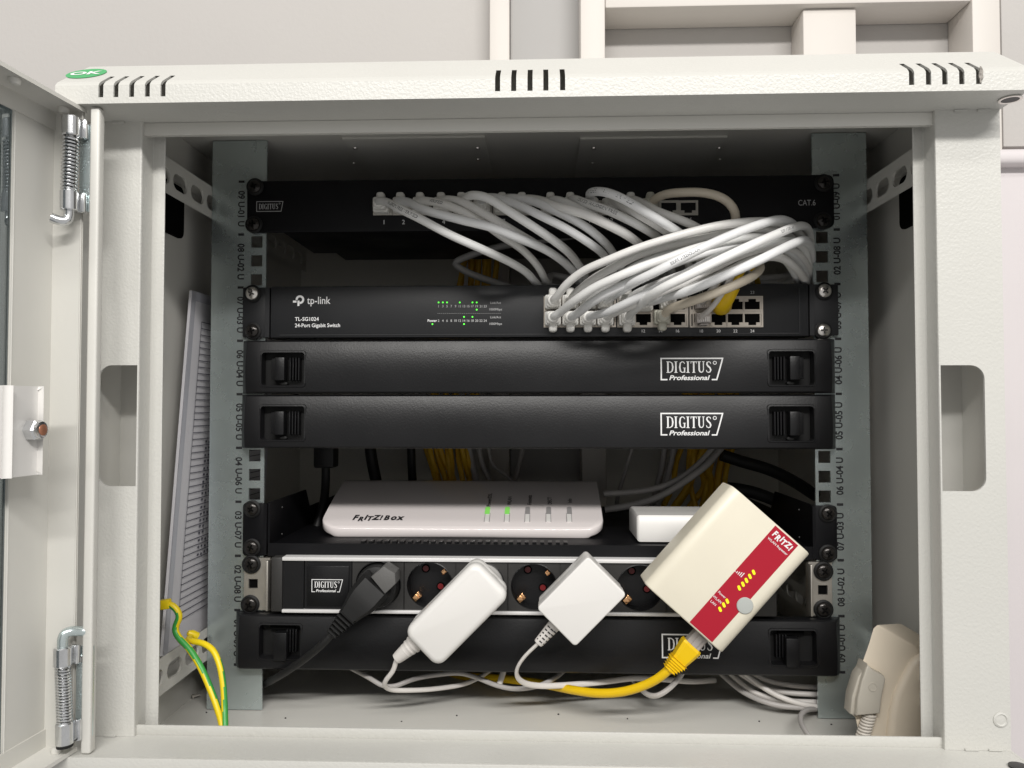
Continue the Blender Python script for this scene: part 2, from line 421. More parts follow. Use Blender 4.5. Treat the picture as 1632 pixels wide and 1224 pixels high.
# dark cavity inside roof is closed by the ceiling sheet
g = G()
g.box(XL + 0.002, XR - 0.002, YF + 0.004, YB, 0.2355, 0.2365, PAINT_S)
obj('ceiling_sheet', g, cab)
g = G(); g.rbox(((P(222, 200, YF).x + P(1498, 200, YF).x) / 2, YF + 0.004, (ZT + 0.1911) / 2), ((P(1498, 200, YF).x - P(222, 200, YF).x) / 2, 0, 0), (0, 0.0012, 0), (0, 0, (ZT - 0.1911) / 2), 0.0006, PAINT_S, 2)
g.box(XL + 0.03, XR - 0.03, YF + 0.0055, YF + 0.0065, 0.1911, 0.2353, PAINT_S)
obj('top_lip', g, cab)
# screw hole at the roof corner (underside)
c = PZ(1610, 158, ZT - 0.0003)
g = G(); g.lathe(c, (0, 0, -1), [(0.0065, 0), (0.0065, 0.0006), (0.005, 0.0006), (0.0048, 0.0)], NICKEL, 20); g.lathe(c + V3((0, 0, -0.0001)), (0, 0, -1), [(0.0049, 0), (0.0049, 0.0003)], DGREY, 20)
obj('corner_hole', g, cab)
# chip of damaged paint at the last slot
g = G(); c = P(1563, 118, YR - 0.0003)
pts = [(c.x + math.cos(a) * 0.0016 * random.uniform(.5, 1.3), c.z + math.sin(a) * 0.0050 * random.uniform(.7, 1.2)) for a in [k * 0.55 for k in range(11)]]
g.prism(xz(pts, YR - 0.0006), (0, 0.0008, 0), FLAKE); obj('paint_chip', g, cab)
# OK sticker on the chamfer
ca, cb = PZ(137, 116, 0.2225), 0
nrm = V3((0, -(TOPZ - CR), CHR)).normalized(); upv = V3((0, CHR, TOPZ - CR)).normalized()
u_ = 0.53; cpt = roof_pt(P(138, 116, YR + CHR * u_).x, CR + u_ * (TOPZ - CR)) + nrm * 0.0003
g = G()
rx, rz = X1 * math.cos(0.17) + upv * math.sin(0.17), upv * math.cos(0.17) - X1 * math.sin(0.17)
poly = [cpt + rx * 0.0122 * math.cos(a) + rz * 0.0122 * math.sin(a) for a in [k * math.pi / 20 for k in range(40)]]
g.prism(poly, nrm * 0.0002, STICK)
g.text('OK', 0.0115, cpt + nrm * 0.0004, rx, rz, PRINT, bold=0.03, sx=1.1)
obj('sticker', g, cab, label='round green sticker reading OK')

# base pan
g = G()
g.box(XL, XR, YR + 0.0017, YF + 0.003, ZBt - 0.0015, ZBt - 0.0001, PAINT)
g.rbox(((XL + XR) / 2, YR + 0.0008, ZBt - 0.008), ((XR - XL) / 2, 0, 0), (0, 0.0008, 0), (0, 0, 0.008), 0.0007, PAINT, 2)
g.add([(XL, YR, ZBt - 0.016), (XR, YR, ZBt - 0.016), (XR, YR + CHR, ZBt - 0.04), (XL, YR + CHR, ZBt - 0.04)], [(0, 1, 2, 3)], PAINT)
g.rbox(((P(212, 1170, YF).x + P(1508, 1180, YF).x) / 2, YF + 0.004, ZBt + 0.0028), ((P(1508, 1180, YF).x - P(212, 1170, YF).x) / 2, 0, 0), (0, 0.001, 0), (0, 0, 0.0033), 0.0006, PAINT, 2)
for s_ in (XL, XR - 0.0015): g.box(s_, s_ + 0.0015, YR, YB, -0.2425, ZBt, PAINT)
obj('base_pan', g, cab)
g = G(); g.lathe(PZ(1624, 1222, ZBt + 0.0006), (0, 0, 1), [(0.0055, -0.0002), (0.0055, 0.0006), (0.003, 0.0010)], DGREY, 20)
obj('corner_plug', g, cab)
# floor of the cabinet
FZ = -0.2372
g = G(); g.box(XL + 0.002, XR - 0.002, YF + 0.006, YB, FZ - 0.0015, FZ, PAINT_S); obj('floor_sheet', g, cab)
cg = G()
for (px, py) in ((267, 1136), (329, 1136), (728, 1141), (640, 1150), (1000, 1146), (1210, 1150), (455, 1145), (1325, 1155), (890, 1139)):
    q_ = PZ(px, py, FZ); cg.lathe(q_, (0, 0, 1), [(random.uniform(.0006, .0011), -0.0001), (random.uniform(.0004, .0008), random.uniform(.0004, .0009))], DGREY, 6)
obj('crumbs', cg, kind='stuff', label='dark crumbs of dirt scattered on the cabinet floor', cat='crumbs')
# posts
def post(side):
    sgn = 1 if side == 'l' else -1
    xo = XL + 0.0005 if side == 'l' else XR - 0.0005
    xs_ = P(218, 647, YF).x if side == 'l' else P(1500, 647, YF).x
    xi = P(258, 647, YF + 0.015).x if side == 'l' else P(1461, 647, YF + 0.015).x
    n0 = P(157, 647, YF).x if side == 'l' else P(1570, 647, YF).x
    zt, zb_ = (P(190, 582, YF).z, P(190, 775, YF).z) if side == 'l' else (P(1530, 582, YF).z, P(1530, 783, YF).z)
    r = 0.0085
    # face with a notch open towards the step edge
    if side == 'l':
        pts = [(xo, ZBt), (xs_, ZBt), (xs_, zb_)] + arc(n0 + r, zb_ + r, r, 270, 180, 7) + arc(n0 + r, zt - r, r, 180, 90, 7) + [(xs_, zt), (xs_, ZT), (xo, ZT)]
    else:
        pts = [(xo, ZBt), (xs_, ZBt), (xs_, zb_)] + arc(n0 - r, zb_ + r, r, 270, 360, 7) + arc(n0 - r, zt - r, r, 0, 90, 7) + [(xs_, zt), (xs_, ZT), (xo, ZT)]
    g = G()
    for (qa, qb, qc, qd) in ((xo, n0, ZBt, ZT), (n0, xs_, ZBt, zb_), (n0, xs_, zt, ZT)):
        g.add(xz([(qa, qc), (qb, qc), (qb, qd), (qa, qd)], YF), [(0, 1, 2, 3)], PAINT)
    for corner, ring in (((n0, zb_), pts[3:11]), ((n0, zt), pts[11:19])):
        for ra_, rb_ in zip(ring[:-1], ring[1:]): g.add(xz([corner, ra_, rb_], YF), [(0, 1, 2)], PAINT)
    # rim of the notch (sheet thickness)
    rim = xz(pts[2:2 + 17], YF)
    for a, b in zip(rim[:-1], rim[1:]): g.add([a, b, b + V3((0, 0.0018, 0)), a + V3((0, 0.0018, 0))], [(0, 1, 2, 3)], PAINT)
    # rounded fold, step, inner strip, return
    prof = [(xs_, YF), (xs_ + sgn * 0.0008, YF + 0.0003), (xs_ + sgn * 0.0011, YF + 0.0011), (xs_ + sgn * 0.0011, YF + 0.0142), (xs_ + sgn * 0.0016, YF + 0.015), (xi - sgn * 0.0008, YF + 0.015), (xi, YF + 0.0155), (xi - sgn * 0.0002, YF + 0.0166), (xi - sgn * 0.004, YF + 0.0168)]
    for (a, b) in zip(prof[:-1], prof[1:]):
        g.add([(a[0], a[1], ZBt), (b[0], b[1], ZBt), (b[0], b[1], ZT), (a[0], a[1], ZT)], [(0, 1, 2, 3)], PAINT)
    g.add([(xo, YF, ZBt), (xo, YF + 0.03, ZBt), (xo, YF + 0.03, ZT), (xo, YF, ZT)], [(0, 1, 2, 3)], PAINT)
    # weld tabs where the post meets roof and base
    for f_ in (0.25, 0.62):
        xm = xo + (xs_ - xo) * f_
        g.box(xm - 0.004, xm + 0.004, YF - 0.0012, YF + 0.001, ZBt + 0.0002, ZBt + 0.0012, PAINT); 
        g.box(xm - 0.004, xm + 0.004, YF - 0.0012, YF + 0.001, ZT - 0.0016, ZT - 0.0002, PAINT)
    if side == 'r':
        c = P(1595, 1147, YF - 0.0001); g.lathe(c, (0, -1, 0), [(0.0047, 0), (0.0046, 0.0005), (0.0036, 0.0009), (0.003, 0.0002), (0.001, 0.0004)], PAINT, 18)
    g.v = [V3((p.x, p.y, p.z)) for p in g.v]
    obj('front_post', g, cab)
post('l'); post('r')
# side and back walls
for s_, x0 in (('l', XL + 0.0015), ('r', XR - 0.0015)):
    g = G(); g.box(x0 - 0.0006, x0 + 0.0006, YF + 0.002, YB, -0.2425, 0.2353, PAINT_S); obj('side_wall', g, cab)
    g = G(); xf0, xf1 = (XL + 0.0021, XL + 0.026) if s_ == 'l' else (XR - 0.026, XR - 0.0021)
    g.box(xf0, xf1, -0.092, -0.0908, FZ + 0.001, 0.2350, PAINT_S); obj('inner_flange', g, cab)
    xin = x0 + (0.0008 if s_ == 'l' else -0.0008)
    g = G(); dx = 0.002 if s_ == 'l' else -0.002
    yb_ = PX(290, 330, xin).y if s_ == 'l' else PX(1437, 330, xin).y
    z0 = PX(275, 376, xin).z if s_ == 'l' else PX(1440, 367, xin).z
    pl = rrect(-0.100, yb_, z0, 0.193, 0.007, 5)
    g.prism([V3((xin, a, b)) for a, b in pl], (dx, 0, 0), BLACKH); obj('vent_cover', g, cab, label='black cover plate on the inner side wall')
g = G(); g.box(XL + 0.002, XR - 0.002, YB - 0.0012, YB, -0.2425, 0.2353, PAINT_S); obj('back_wall', g, cab)
# knock-out plates in the ceiling
for (x0, x1) in ((545, 773), (925, 1158)):
    a, b = PZ(x0, 222, 0.2335), PZ(x1, 221, 0.2335)
    g = G(); g.box(a.x, b.x, a.y, a.y + 0.14, 0.2335, 0.2353, PAINT_S)
    for q in ((x0 + 19, 260), (x0 + 21, 236), (x1 - 11, 254), (x1 - 12, 236)):
        c = PZ(*q, 0.2335); g.lathe(c, (0, 0, -1), [(0.0022, 0), (0.0018, 0.0009)], NICKEL, 10)
    obj('knockout_plate', g, cab)
# slotted side rails
XSL, XSR = P(334, 650, 0.001).x, P(1386.5, 650, 0.001).x
for x, sgn in ((XSL, 1), (XSR, -1)):
    for (z0, z1) in ((0.169, 0.196), (-0.197, -0.170)):
        g = G(); zc = (z0 + z1) / 2 - 0.0005; hh = 0.0062
        ys = [YF + 0.03]; k = 0; y = -0.084
        holes = []
        while y < 0.24: holes.append((y - 0.0117, y + 0.0117)); y += 0.029
        ye = 0.26
        fl = lambda y_, z_: V3((x, y_, z_))
        ycur = ys[0]
        for (a, b) in holes:
            if a < ycur: continue
            g.add([fl(ycur, z0), fl(a, z0), fl(a, z1), fl(ycur, z1)], [(0, 1, 2, 3)], PAINT_S)
            top = [fl(p, q) for p, q in arc(a + hh, zc, hh, 180, 90, 5) + arc(b - hh, zc, hh, 90, 0, 5)]
            bot = [fl(p, q) for p, q in arc(a + hh, zc, hh, 180, 270, 5) + arc(b - hh, zc, hh, 270, 360, 5)]
            n = len(top)
            for ring, zz in ((top, z1), (bot, z0)):
                for i in range(n - 1):
                    g.add([ring[i], ring[i + 1], fl(ring[i + 1].y, zz), fl(ring[i].y, zz)], [(0, 1, 2, 3)], PAINT_S)
                    g.add([ring[i], ring[i + 1], ring[i + 1] - V3((sgn * 0.0016, 0, 0)), ring[i] - V3((sgn * 0.0016, 0, 0))], [(0, 1, 2, 3)], PAINT_S)
            ycur = b
        g.add([fl(ycur, z0), fl(ye, z0), fl(ye, z1), fl(ycur, z1)], [(0, 1, 2, 3)], PAINT_S)
        zz = z1 if z0 > 0 else z0
        xw = XL + 0.002 if sgn > 0 else XR - 0.002
        g.add([(x, ys[0], zz), (x, ye, zz), (xw, ye, zz), (xw, ys[0], zz)], [(0, 1, 2, 3)], PAINT_S)
        obj('slotted_rail', g, cab)
# rack rails with square holes and printed unit numbers
def rack_rail(side):
    sgn = 1 if side == 'l' else -1
    xo = XSL + 0.0004 if side == 'l' else XSR - 0.0004
    xi = P(424, 500, 0.002).x if side == 'l' else P(1296, 500, 0.002).x
    xh = P(408.5, 560, 0.002).x if side == 'l' else P(1311, 560, 0.002).x
    h = 0.0048; y0, y1 = 0.0008, 0.0026
    zt, zb_ = 0.2347, FZ + 0.0006
    g = G()
    lo, hi = min(xo, xh - sgn * h), max(xo, xh - sgn * h); g.box(lo, hi, y0, y1, zb_, zt, ZINC)
    lo, hi = min(xi, xh + sgn * h), max(xi, xh + sgn * h); g.box(lo, hi, y0, y1, zb_, zt, ZINC)
    hz = []
    for r in range(9):
        zc = row_z(r) - U / 2
        hz += [zc + 0.015875, zc, zc - 0.015875]
    cur = zt
    for zc in hz:
        g.box(xh - h, xh + h, y0, y1, zc + h, cur, ZINC); cur = zc - h
    g.box(xh - h, xh + h, y0, y1, zb_, cur, ZINC)
    # outer return flange
    lo, hi = min(xo, xo + sgn * 0.0018), max(xo, xo + sgn * 0.0018); g.box(lo, hi, y1, 0.035, zb_, zt, ZINC)
    rail = obj('rack_rail', g, cab)
    g = G(); xd = P(381, 650, 0.0).x if side == 'l' else P(1337.5, 650, 0.0).x
    for r in range(9):
        zc = row_z(r)
        c = V3((xd, y0 - 0.0002, zc))
        g.add([c + X1 * a + Z1 * b for a, b in ((-0.0025, -0.001), (0.0025, -0.001), (0.0025, 0.001), (-0.0025, 0.001))], [(0, 1, 2, 3)], INK)
        rr = 9 - r
        s_ = f'0{rr} U-0{10 - rr} U' if side == 'l' else f'0{10 - rr} U-0{rr} U'
        c2 = V3((xd, y0 - 0.0002, zc - U / 2 - (0.0005 if side == 'l' else -0.0005)))
        if side == 'l': g.text(s_, 0.0076, c2, -Z1, X1, INK, sx=.93, bold=0.022)
        else: g.text(s_, 0.0076, c2, Z1, -X1, INK, sx=.93, bold=0.022)
    c = V3((xd, y0 - 0.0002, row_z(9)))
    g.add([c + X1 * a + Z1 * b for a, b in ((-0.0025, -0.001), (0.0025, -0.001), (0.0025, 0.001), (-0.0025, 0.001))], [(0, 1, 2, 3)], INK)
    o = obj('unit_numbers', g, rail, flat=True)
rack_rail('l'); rack_rail('r')

# ---- door, opened to the left past a right angle
YH = -0.158; XH = P(90, 178, YH).x
dd = V3((-0.087, -0.996, 0)).normalized(); dn = V3((0.996, -0.087, 0)).normalized()
def D(u, wv, z): return V3((XH, YH, 0)) + dd * u + dn * wv + Z1 * z
DT, DB = 0.1985, -0.1992
def u_at(px, wv):
    lo, hi = 0.0, 0.2
    for _ in range(40):
        m_ = (lo + hi) / 2
        if proj(D(m_, wv, 0))[0] > px: lo = m_
        else: hi = m_
    return lo
UG = u_at(15, 0.0)
door = None
g = G()
def dbox(g, u0, u1, w0, w1, z0, z1, m_, r=0.0005, seg=2):
    g.rbox(D((u0 + u1) / 2, (w0 + w1) / 2, (z0 + z1) / 2), dd * ((u1 - u0) / 2), dn * ((w1 - w0) / 2), Z1 * ((z1 - z0) / 2), r, m_, seg)
dbox(g, 0.0, UG, -0.0015, 0.0, DB, DT, PAINT_S)                 # frame sheet beside the glass
dbox(g, 0.0005, 0.16, -0.0005, 0.021, DT - 0.0015, DT, PAINT_S)    # top flange
dbox(g, 0.0005, 0.16, -0.0005, 0.021, DB, DB + 0.0015, PAINT_S)    # bottom flange
dbox(g, 0.001, 0.16, 0.0, 0.0012, DT - 0.012, DT - 0.0016, PAINT_S)
dbox(g, 0.001, 0.16, 0.0, 0.0012, DB + 0.0016, DB + 0.012, PAINT_S)
dbox(g, 0.0, 0.0015, -0.001, 0.019, DB, DT, PAINT_S)               # hinge side flange
fx0, fx1 = P(137, 640, YH - 0.006).x, P(152.5, 640, YH - 0.006).x; g.rbox(((fx0 + fx1) / 2, YH - 0.0033, (DT + DB) / 2), ((fx1 - fx0) / 2, 0, 0), (0, 0.0033, 0), (0, 0, (DT - DB) / 2 + 0.0004), 0.0014, PAINT_S, 3)   # folded edge
door = obj('door', g, cab, label='open door leaf with dark glass')
g = G(); dbox(g, UG - 0.002, 0.17, -0.0046, -0.0016, DB + 0.002, DT - 0.002, GLASS, 0.0003); obj('pane', g, door)
for (px, py, z) in ((24, 125, 1), (102, 172, 1), (90, 1199, 0)):
    zz = DT - 0.0016 if z else DB + 0.0016
    c = PZ(px, py, zz); g = G(); ax = (0, 0, -1 if z else 1)
    g.lathe(c, ax, [(0.0032, 0), (0.0032, 0.002), (0.0025, 0.0034), (0.001, 0.004)], PAINT_S, 14); obj('bolt_head', g, door)
# white lock housing with nut
g = G(); zc = P(30, 687, -0.19).z
u6, u1 = u_at(60, 0.0185), u_at(11, 0.0185); dbox(g, u6, u1, 0.0002, 0.0185, zc - 0.0215, zc + 0.0225, ADAPT, 0.0035, 6); lock = obj('lock_housing', g, door)
c = D(u_at(48, 0.0185), 0.0185, zc + 0.001)
g = G(); g.lathe(c, dn, [(0.0062, 0), (0.0062, 0.0050), (0.0050, 0.0062)], CHROME, 6); g.lathe(c + dn * 0.0054, dn, [(0.0049, 0), (0.0048, 0.0022), (0.0036, 0.0026)], CHROME, 20); g.lathe(c + dn * 0.0060, dn, [(0.0032, 0), (0.0032, 0.0024), (0.0028, 0.0027)], COPPERB, 14)
obj('nut', g, door)
# spring hinges
def hinge(top):
    y = YH - 0.0125
    h = thing_part = None
    g = G()
    if top: kn1, sp, kn2 = (186, 217), (217, 304), (304, 336); xa, xb = 113, 110
    else: kn1, sp, kn2 = (1031, 1062), (1062, 1152), (1151, 1186); xa, xb = 100, 103
    A = lambda px, py: P(px, py, y)
    ra = 0.0050
    def knuckle(px, a, b):
        p0, p1 = A(px, a), A(px, b)
        g.lathe(p0, p1 - p0, [(ra * .9, 0), (ra, 0.0006), (ra, (p1 - p0).length - 0.0006), (ra * .9, (p1 - p0).length)], CHROME, 24)
        # leaf from the knuckle to the bracket plate
        pm = (p0 + p1) / 2; g.rbox(pm + V3((0.0038, 0.0055, 0)), (0.0034, 0, 0), (0, 0.0018, 0), (0, 0, (p0.z - p1.z) / 2), 0.001, CHROME, 2)
    knuckle(xa, *kn1); knuckle(xb, *kn2)
    g.cyl(A(xa, kn1[1]), A(xb, kn2[0]), 0.0028, SPRING, 14)
    # bracket plate + rivets
    bx = 131 if top else 125
    b0, b1 = A(bx, kn1[0] + 5), A(bx, kn2[1] - 4)
    g.box(b0.x - 0.006, b0.x + 0.0045, YH - 0.0045, YH - 0.0032, b1.z, b0.z, ZINC)
    for q in (kn1, kn2):
        c = P(bx + 1, (q[0] + q[1]) / 2 + 4, YH - 0.0045); g.lathe(c, (0, -1, 0), [(0.0028, 0), (0.0027, 0.0009), (0.0018, 0.002), (0.0005, 0.0024)], CHROME, 14)
    if top:
        g.tube(spline([A(110, 336), A(110, 345), P(106, 352, y - 0.001), P(96, 352, y - 0.003), P(82, 347, y - 0.005)], 0.001), 0.0030, CHROME, 12)
    else:
        g.tube(spline([A(100, 1032), A(100, 1018), P(104, 1009, y + 0.001), P(114, 1006, y + 0.003), P(130, 1006, y + 0.0075), P(141, 1006, y + 0.009)], 0.001), 0.0030, ZINC, 12)
        g.cyl(A(103, 1186), A(103, 1190), 0.0046, BLACKM, 16)
    hg = obj('hinge', g, cab)
    g = G(); p0, p1 = A(xa, sp[0] + 1), A(xb, sp[1] - 1); n = 15 if top else 19; path = []
    for k in range(n * 12 + 1):
        t = k / (n * 12); a = t * n * 2 * math.pi; q = p0.lerp(p1, t); path.append(q + V3((math.cos(a) * 0.0040, math.sin(a) * 0.0040, 0)))
    g.tube(path, 0.00062 if not top else 0.00085, CHROME, 6); obj('spring', g, hg)
hinge(True); hinge(False)

# ------------------------------------------------------------------ shared rack bits
def screw(parent, px, py, y, m_, washer=True, r=0.0056):
    g = G(); c = P(px, py, y)
    if washer: g.lathe(c, NY, [(r * 1.28, 0), (r * 1.28, 0.0012), (r * 1.05, 0.002), (r * .9, 0.0016)], BLACKM, 24)
    g.lathe(c + NY * 0.001, NY, [(r, 0), (r * .97, 0.0012), (r * .8, 0.0022), (r * .45, 0.0029), (r * .1, 0.0031)], m_, 22)
    a = random.uniform(0, 1.5)
    for q in (a, a + math.pi / 2):
        e1 = X1 * math.cos(q) + Z1 * math.sin(q); e2 = Z1 * math.cos(q) - X1 * math.sin(q)
        g.obox(c + NY * 0.0035, e1 * r * .48, e2 * r * .11, NY * 0.0006, BLACKH if m_ is BSCREW else DGREY)
    obj('screw', g, parent)
SER = {  # condensed serif capitals on a unit-height box: (width, [(points, widths)])
 'D': (0.62, [([(0.12, 0), (0.12, 1)], .15), ([(0.0, .03), (0.25, .03)], .06), ([(0.0, .97), (0.25, .97)], .06), ([(0.12, .965), (0.32, .95), (0.46, .82), (0.51, .5), (0.46, .18), (0.32, .05), (0.12, .035)], [.06, .07, .12, .15, .12, .07, .06])]),
 'I': (0.34, [([(0.13, 0), (0.13, 1)], .15), ([(0.0, .03), (0.26, .03)], .06), ([(0.0, .97), (0.26, .97)], .06)]),
 'G': (0.62, [([(0.50, .78), (0.42, .93), (0.28, .97), (0.15, .85), (0.10, .5), (0.15, .15), (0.28, .03), (0.42, .06), (0.48, .14)], [.07, .08, .07, .12, .15, .12, .07, .07, .08]), ([(0.48, 0.02), (0.48, .42)], .12), ([(0.36, .42), (0.57, .42)], .06)]),
 'T': (0.56, [([(0.25, 0), (0.25, 1)], .15), ([(0.0, .96), (0.5, .96)], .07), ([(0.03, .96), (0.03, .8)], .05), ([(0.47, .96), (0.47, .8)], .05), ([(0.13, .03), (0.37, .03)], .06)]),
 'U': (0.64, [([(0.12, 1), (0.12, .25), (0.18, .09), (0.29, .04), (0.40, .09), (0.46, .25), (0.46, 1)], [.15, .14, .11, .08, .08, .08, .08]), ([(0.0, .97), (0.25, .97)], .06), ([(0.36, .97), (0.56, .97)], .06)]),
 'S': (0.5, [([(0.40, .78), (0.36, .92), (0.24, .97), (0.12, .9), (0.09, .75), (0.17, .6), (0.33, .44), (0.40, .25), (0.34, .08), (0.22, .03), (0.09, .09), (0.05, .24)], [.06, .07, .07, .1, .13, .15, .15, .13, .1, .07, .07, .06])]),
}
def dens(pts, n=8):
    out = []
    for (a, b), (c, d) in zip(pts[:-1], pts[1:]): out += [(a + (c - a) * k / n, b + (d - b) * k / n) for k in range(n)]
    return out + [pts[-1]]
def brand_mark(g, y, x0, x1, z0, z1, material, pro=True):
    """boxed serif word mark; box given by its corners"""
    W, H = x1 - x0, z1 - z0; O = V3((x0, y, z0)); t = W * 0.022
    if pro:
        g.stroke(dens([(W * .10, 0), (0, 0), (0, H), (W, H), (W * .90, 0), (W * .82, 0)]), t, O, X1, Z1, material)
        th = H * .54; bz = H * .32
    else:
        g.stroke([(0, 0), (0, H), (W, H), (W * .93, 0)], t, O, X1, Z1, material, closed=True)
        th = H * .56; bz = H * .22
    word = 'DIGITUS'; tot = sum(SER[c][0] for c in word); k = W * .74 / (tot * th)
    x = W * .085
    for c in word:
        wd, st = SER[c]
        for pts, ww in st:
            g.stroke([(x + p * th * k, bz + q * th) for p, q in pts] if isinstance(ww, list) else dens([(x + p * th * k, bz + q * th) for p, q in pts], 5), [v * th * (0.9) for v in ww] if isinstance(ww, list) else ww * th * .9, O, X1, Z1, material)
        x += wd * th * k
    # registered sign
    c = (W * .872, H * .79); r = W * .026
    g.stroke([(c[0] + r * math.cos(a), c[1] + r * math.sin(a)) for a in [q * math.pi / 6 for q in range(12)]], t * .5, O, X1, Z1, material, closed=True)
    if pro: g.text('Professional', H * .31, O + X1 * (W * .46) + Z1 * (H * .09), X1, Z1, material, shear=0.25, bold=0.022, sx=W * .74 / (H * .31) / 5.55)

def rj45(g, c, w_, h_, dep, frame, tab_up, wall=0.0014, dark=BLACKH):
    """open modular jack seen from the front, a frame with a stepped opening"""
    a, b = w_ / 2, h_ / 2; y0, y1 = c.y, c.y + dep
    g.box(c.x - a - wall, c.x - a, y0, y1, c.z - b - wall, c.z + b + wall, frame); g.box(c.x + a, c.x + a + wall, y0, y1, c.z - b - wall, c.z + b + wall, frame)
    s = 1 if tab_up else -1
    zl, zh = sorted((c.z - s * b, c.z - s * (b + wall))); g.box(c.x - a, c.x + a, y0, y1, zl, zh, frame)
    zl, zh = sorted((c.z + s * b, c.z + s * (b + wall))); g.box(c.x - a, c.x + a, y0, y1, zl, zh, frame)
    zl, zh = sorted((c.z + s * b, c.z + s * b * .52))
    g.box(c.x - a, c.x - a * .52, y0, y1, zl, zh, frame); g.box(c.x + a * .52, c.x + a, y0, y1, zl, zh, frame)
    g.box(c.x - a, c.x + a, y1 - 0.0005, y1, c.z - b, c.z + b, dark)

# ------------------------------------------------------------------ patch panel (top unit)
pp = thing('patch_panel', 'black patch panel in the top rack unit with white cables plugged in', 'patch panel', (0, 0, row_z(1)))
zt, zb_ = row_z(0) - 0.0004, row_z(1) + 0.0008
g = G(); g.prism(xz(rrect(P(395, 330, 0).x, P(1328, 330, 0).x, zb_, zt, 0.005, 4), -0.0022), (0, 0.0026, 0), BLACKP, 0.0006)
g.box(-0.21, 0.21, 0.0006, 0.09, zb_ + 0.001, zt - 0.001, BLACKP)
g.box(-0.19, 0.19, 0.09, 0.13, zb_ + 0.002, zb_ + 0.004, BLACKP)
obj('faceplate', g, pp)
PYF = -0.0024
PORTX = [610, 641, 672, 705, 737, 769, 801, 832, 877, 908, 940, 971, 1003, 1034, 1066, 1097]
for px in PORTX:
    c = P(px, 331, PYF - 0.0012); g = G(); rj45(g, c, 0.0122, 0.0084, 0.0105, PORTP, False, 0.0018)
    if px > 1050:
        g.box(c.x - 0.004, c.x + 0.002, c.y + 0.004, c.y + 0.008, c.z + 0.0022, c.z + 0.0034, NICKEL)
    obj('port', g, pp)
g = G()
for i, px in enumerate(PORTX):
    g.text(str(i + 1), 0.0052, P(px + 2, 354 - i * 0.25, PYF - 0.0001), X1, Z1, PRINT)
obj('port_numbers', g, pp, flat=True)
g = G(); a, b = P(409, 337, PYF - 0.0001), P(451, 321, PYF - 0.0001)
brand_mark(g, a.y, a.x, b.x, a.z, b.z, PRINTG, pro=False)
obj('brand_mark', g, pp, flat=True)
g = G(); g.text('CAT.6', 0.0066, P(1286, 323, PYF - 0.0001), X1, Z1, PRINTG, sx=.80)
obj('lettering', g, pp, flat=True)
for q in ((407, 298), (405, 358), (1312, 292), (1311, 352)): screw(pp, *q, PYF, BSCREW)

# ------------------------------------------------------------------ network switch
sw = thing('network_switch', 'black rack network switch with green status lights and port rows', 'network switch', (0, 0, row_z(3)))
SYF = -0.0075
zt, zb_ = row_z(2) - 0.0006, row_z(3) + 0.0016
xa, xb = P(431, 500, SYF).x, P(1289, 500, SYF).x
g = G(); g.rbox(((xa + xb) / 2, (SYF + 0.18) / 2, (zt + zb_) / 2), ((xb - xa) / 2, 0, 0), (0, (0.18 - SYF) / 2, 0), (0, 0, (zt - zb_) / 2), 0.0009, BLACKS, 2)
# raised frame line around the front
a, b = P(446, 534, SYF).z, P(446, 463, SYF).z
x0, x1 = P(446, 500, SYF).x, P(1274, 500, SYF).x
for (p, q, r_, s_) in ((x0, x1, a - 0.0005, a + 0.0004), (x1 - 0.0003, x1 + 0.0003, a, b)):
    g.box(p, q, SYF - 0.0006, SYF + 0.001, r_, s_, BLACKS)
obj('casing', g, sw)
for (p, q) in ((387, 429), (1291, 1336)):
    g = G(); x0, x1 = P(p, 500, -0.002).x, P(q, 500, -0.002).x
    g.prism(xz(rrect(x0, x1, zb_ + 0.001, zt, 0.0012, 3), -0.0025), (0, 0.003, 0), BLACKS, 0.0004)
    xi = x1 if p < 800 else x0
    g.box(xi - 0.0018, xi + 0.0018, SYF + 0.001, 0.02, zb_ + 0.0006, zt - 0.0005, BLACKS)
    obj('mounting_ear', g, sw)
SPX = [881, 908.5, 936, 963.5, 998, 1025.5, 1053, 1080, 1118, 1145, 1172, 1199]
for (p, q) in ((866, 982), (983, 1097), (1098, 1216)):
    g = G(); a, b = P(p + 0.7, 522, SYF), P(q - 0.7, 472, SYF)
    zm = (a.z + b.z) / 2
    for s_ in (a.z, b.z - 0.0012, zm - 0.0018): g.box(a.x, b.x, SYF - 0.0012, SYF + 0.001, s_, s_ + (0.0012 if s_ != zm - 0.0018 else 0.0036), PORTG)
    for s_ in (a.x, b.x - 0.0014): g.box(s_, s_ + 0.0014, SYF - 0.00125, SYF + 0.001, a.z, b.z, PORTG)
    obj('port_frame', g, sw)
for top in (1, 0):
    for px in SPX:
        c = P(px, 485.3 if top else 509, SYF - 0.0016); g = G(); rj45(g, c, 0.0120, 0.0092, 0.0016, PORTG, bool(top), 0.0009)
        obj('port', g, sw)
g = G()
yl = SYF - 0.0001
for k, px in enumerate(SPX):
    g.text(str(2 * k + 2), 0.0034, P(px, 527.5, yl), X1, Z1, PRINT)
    g.text(str(2 * k + 1), 0.0034, P(px, 466, yl), X1, Z1, PRINTG)
g.text('tp-link', 0.0086, P(508, 480.5, yl), X1, Z1, PRINT, bold=0.004, sx=.86)
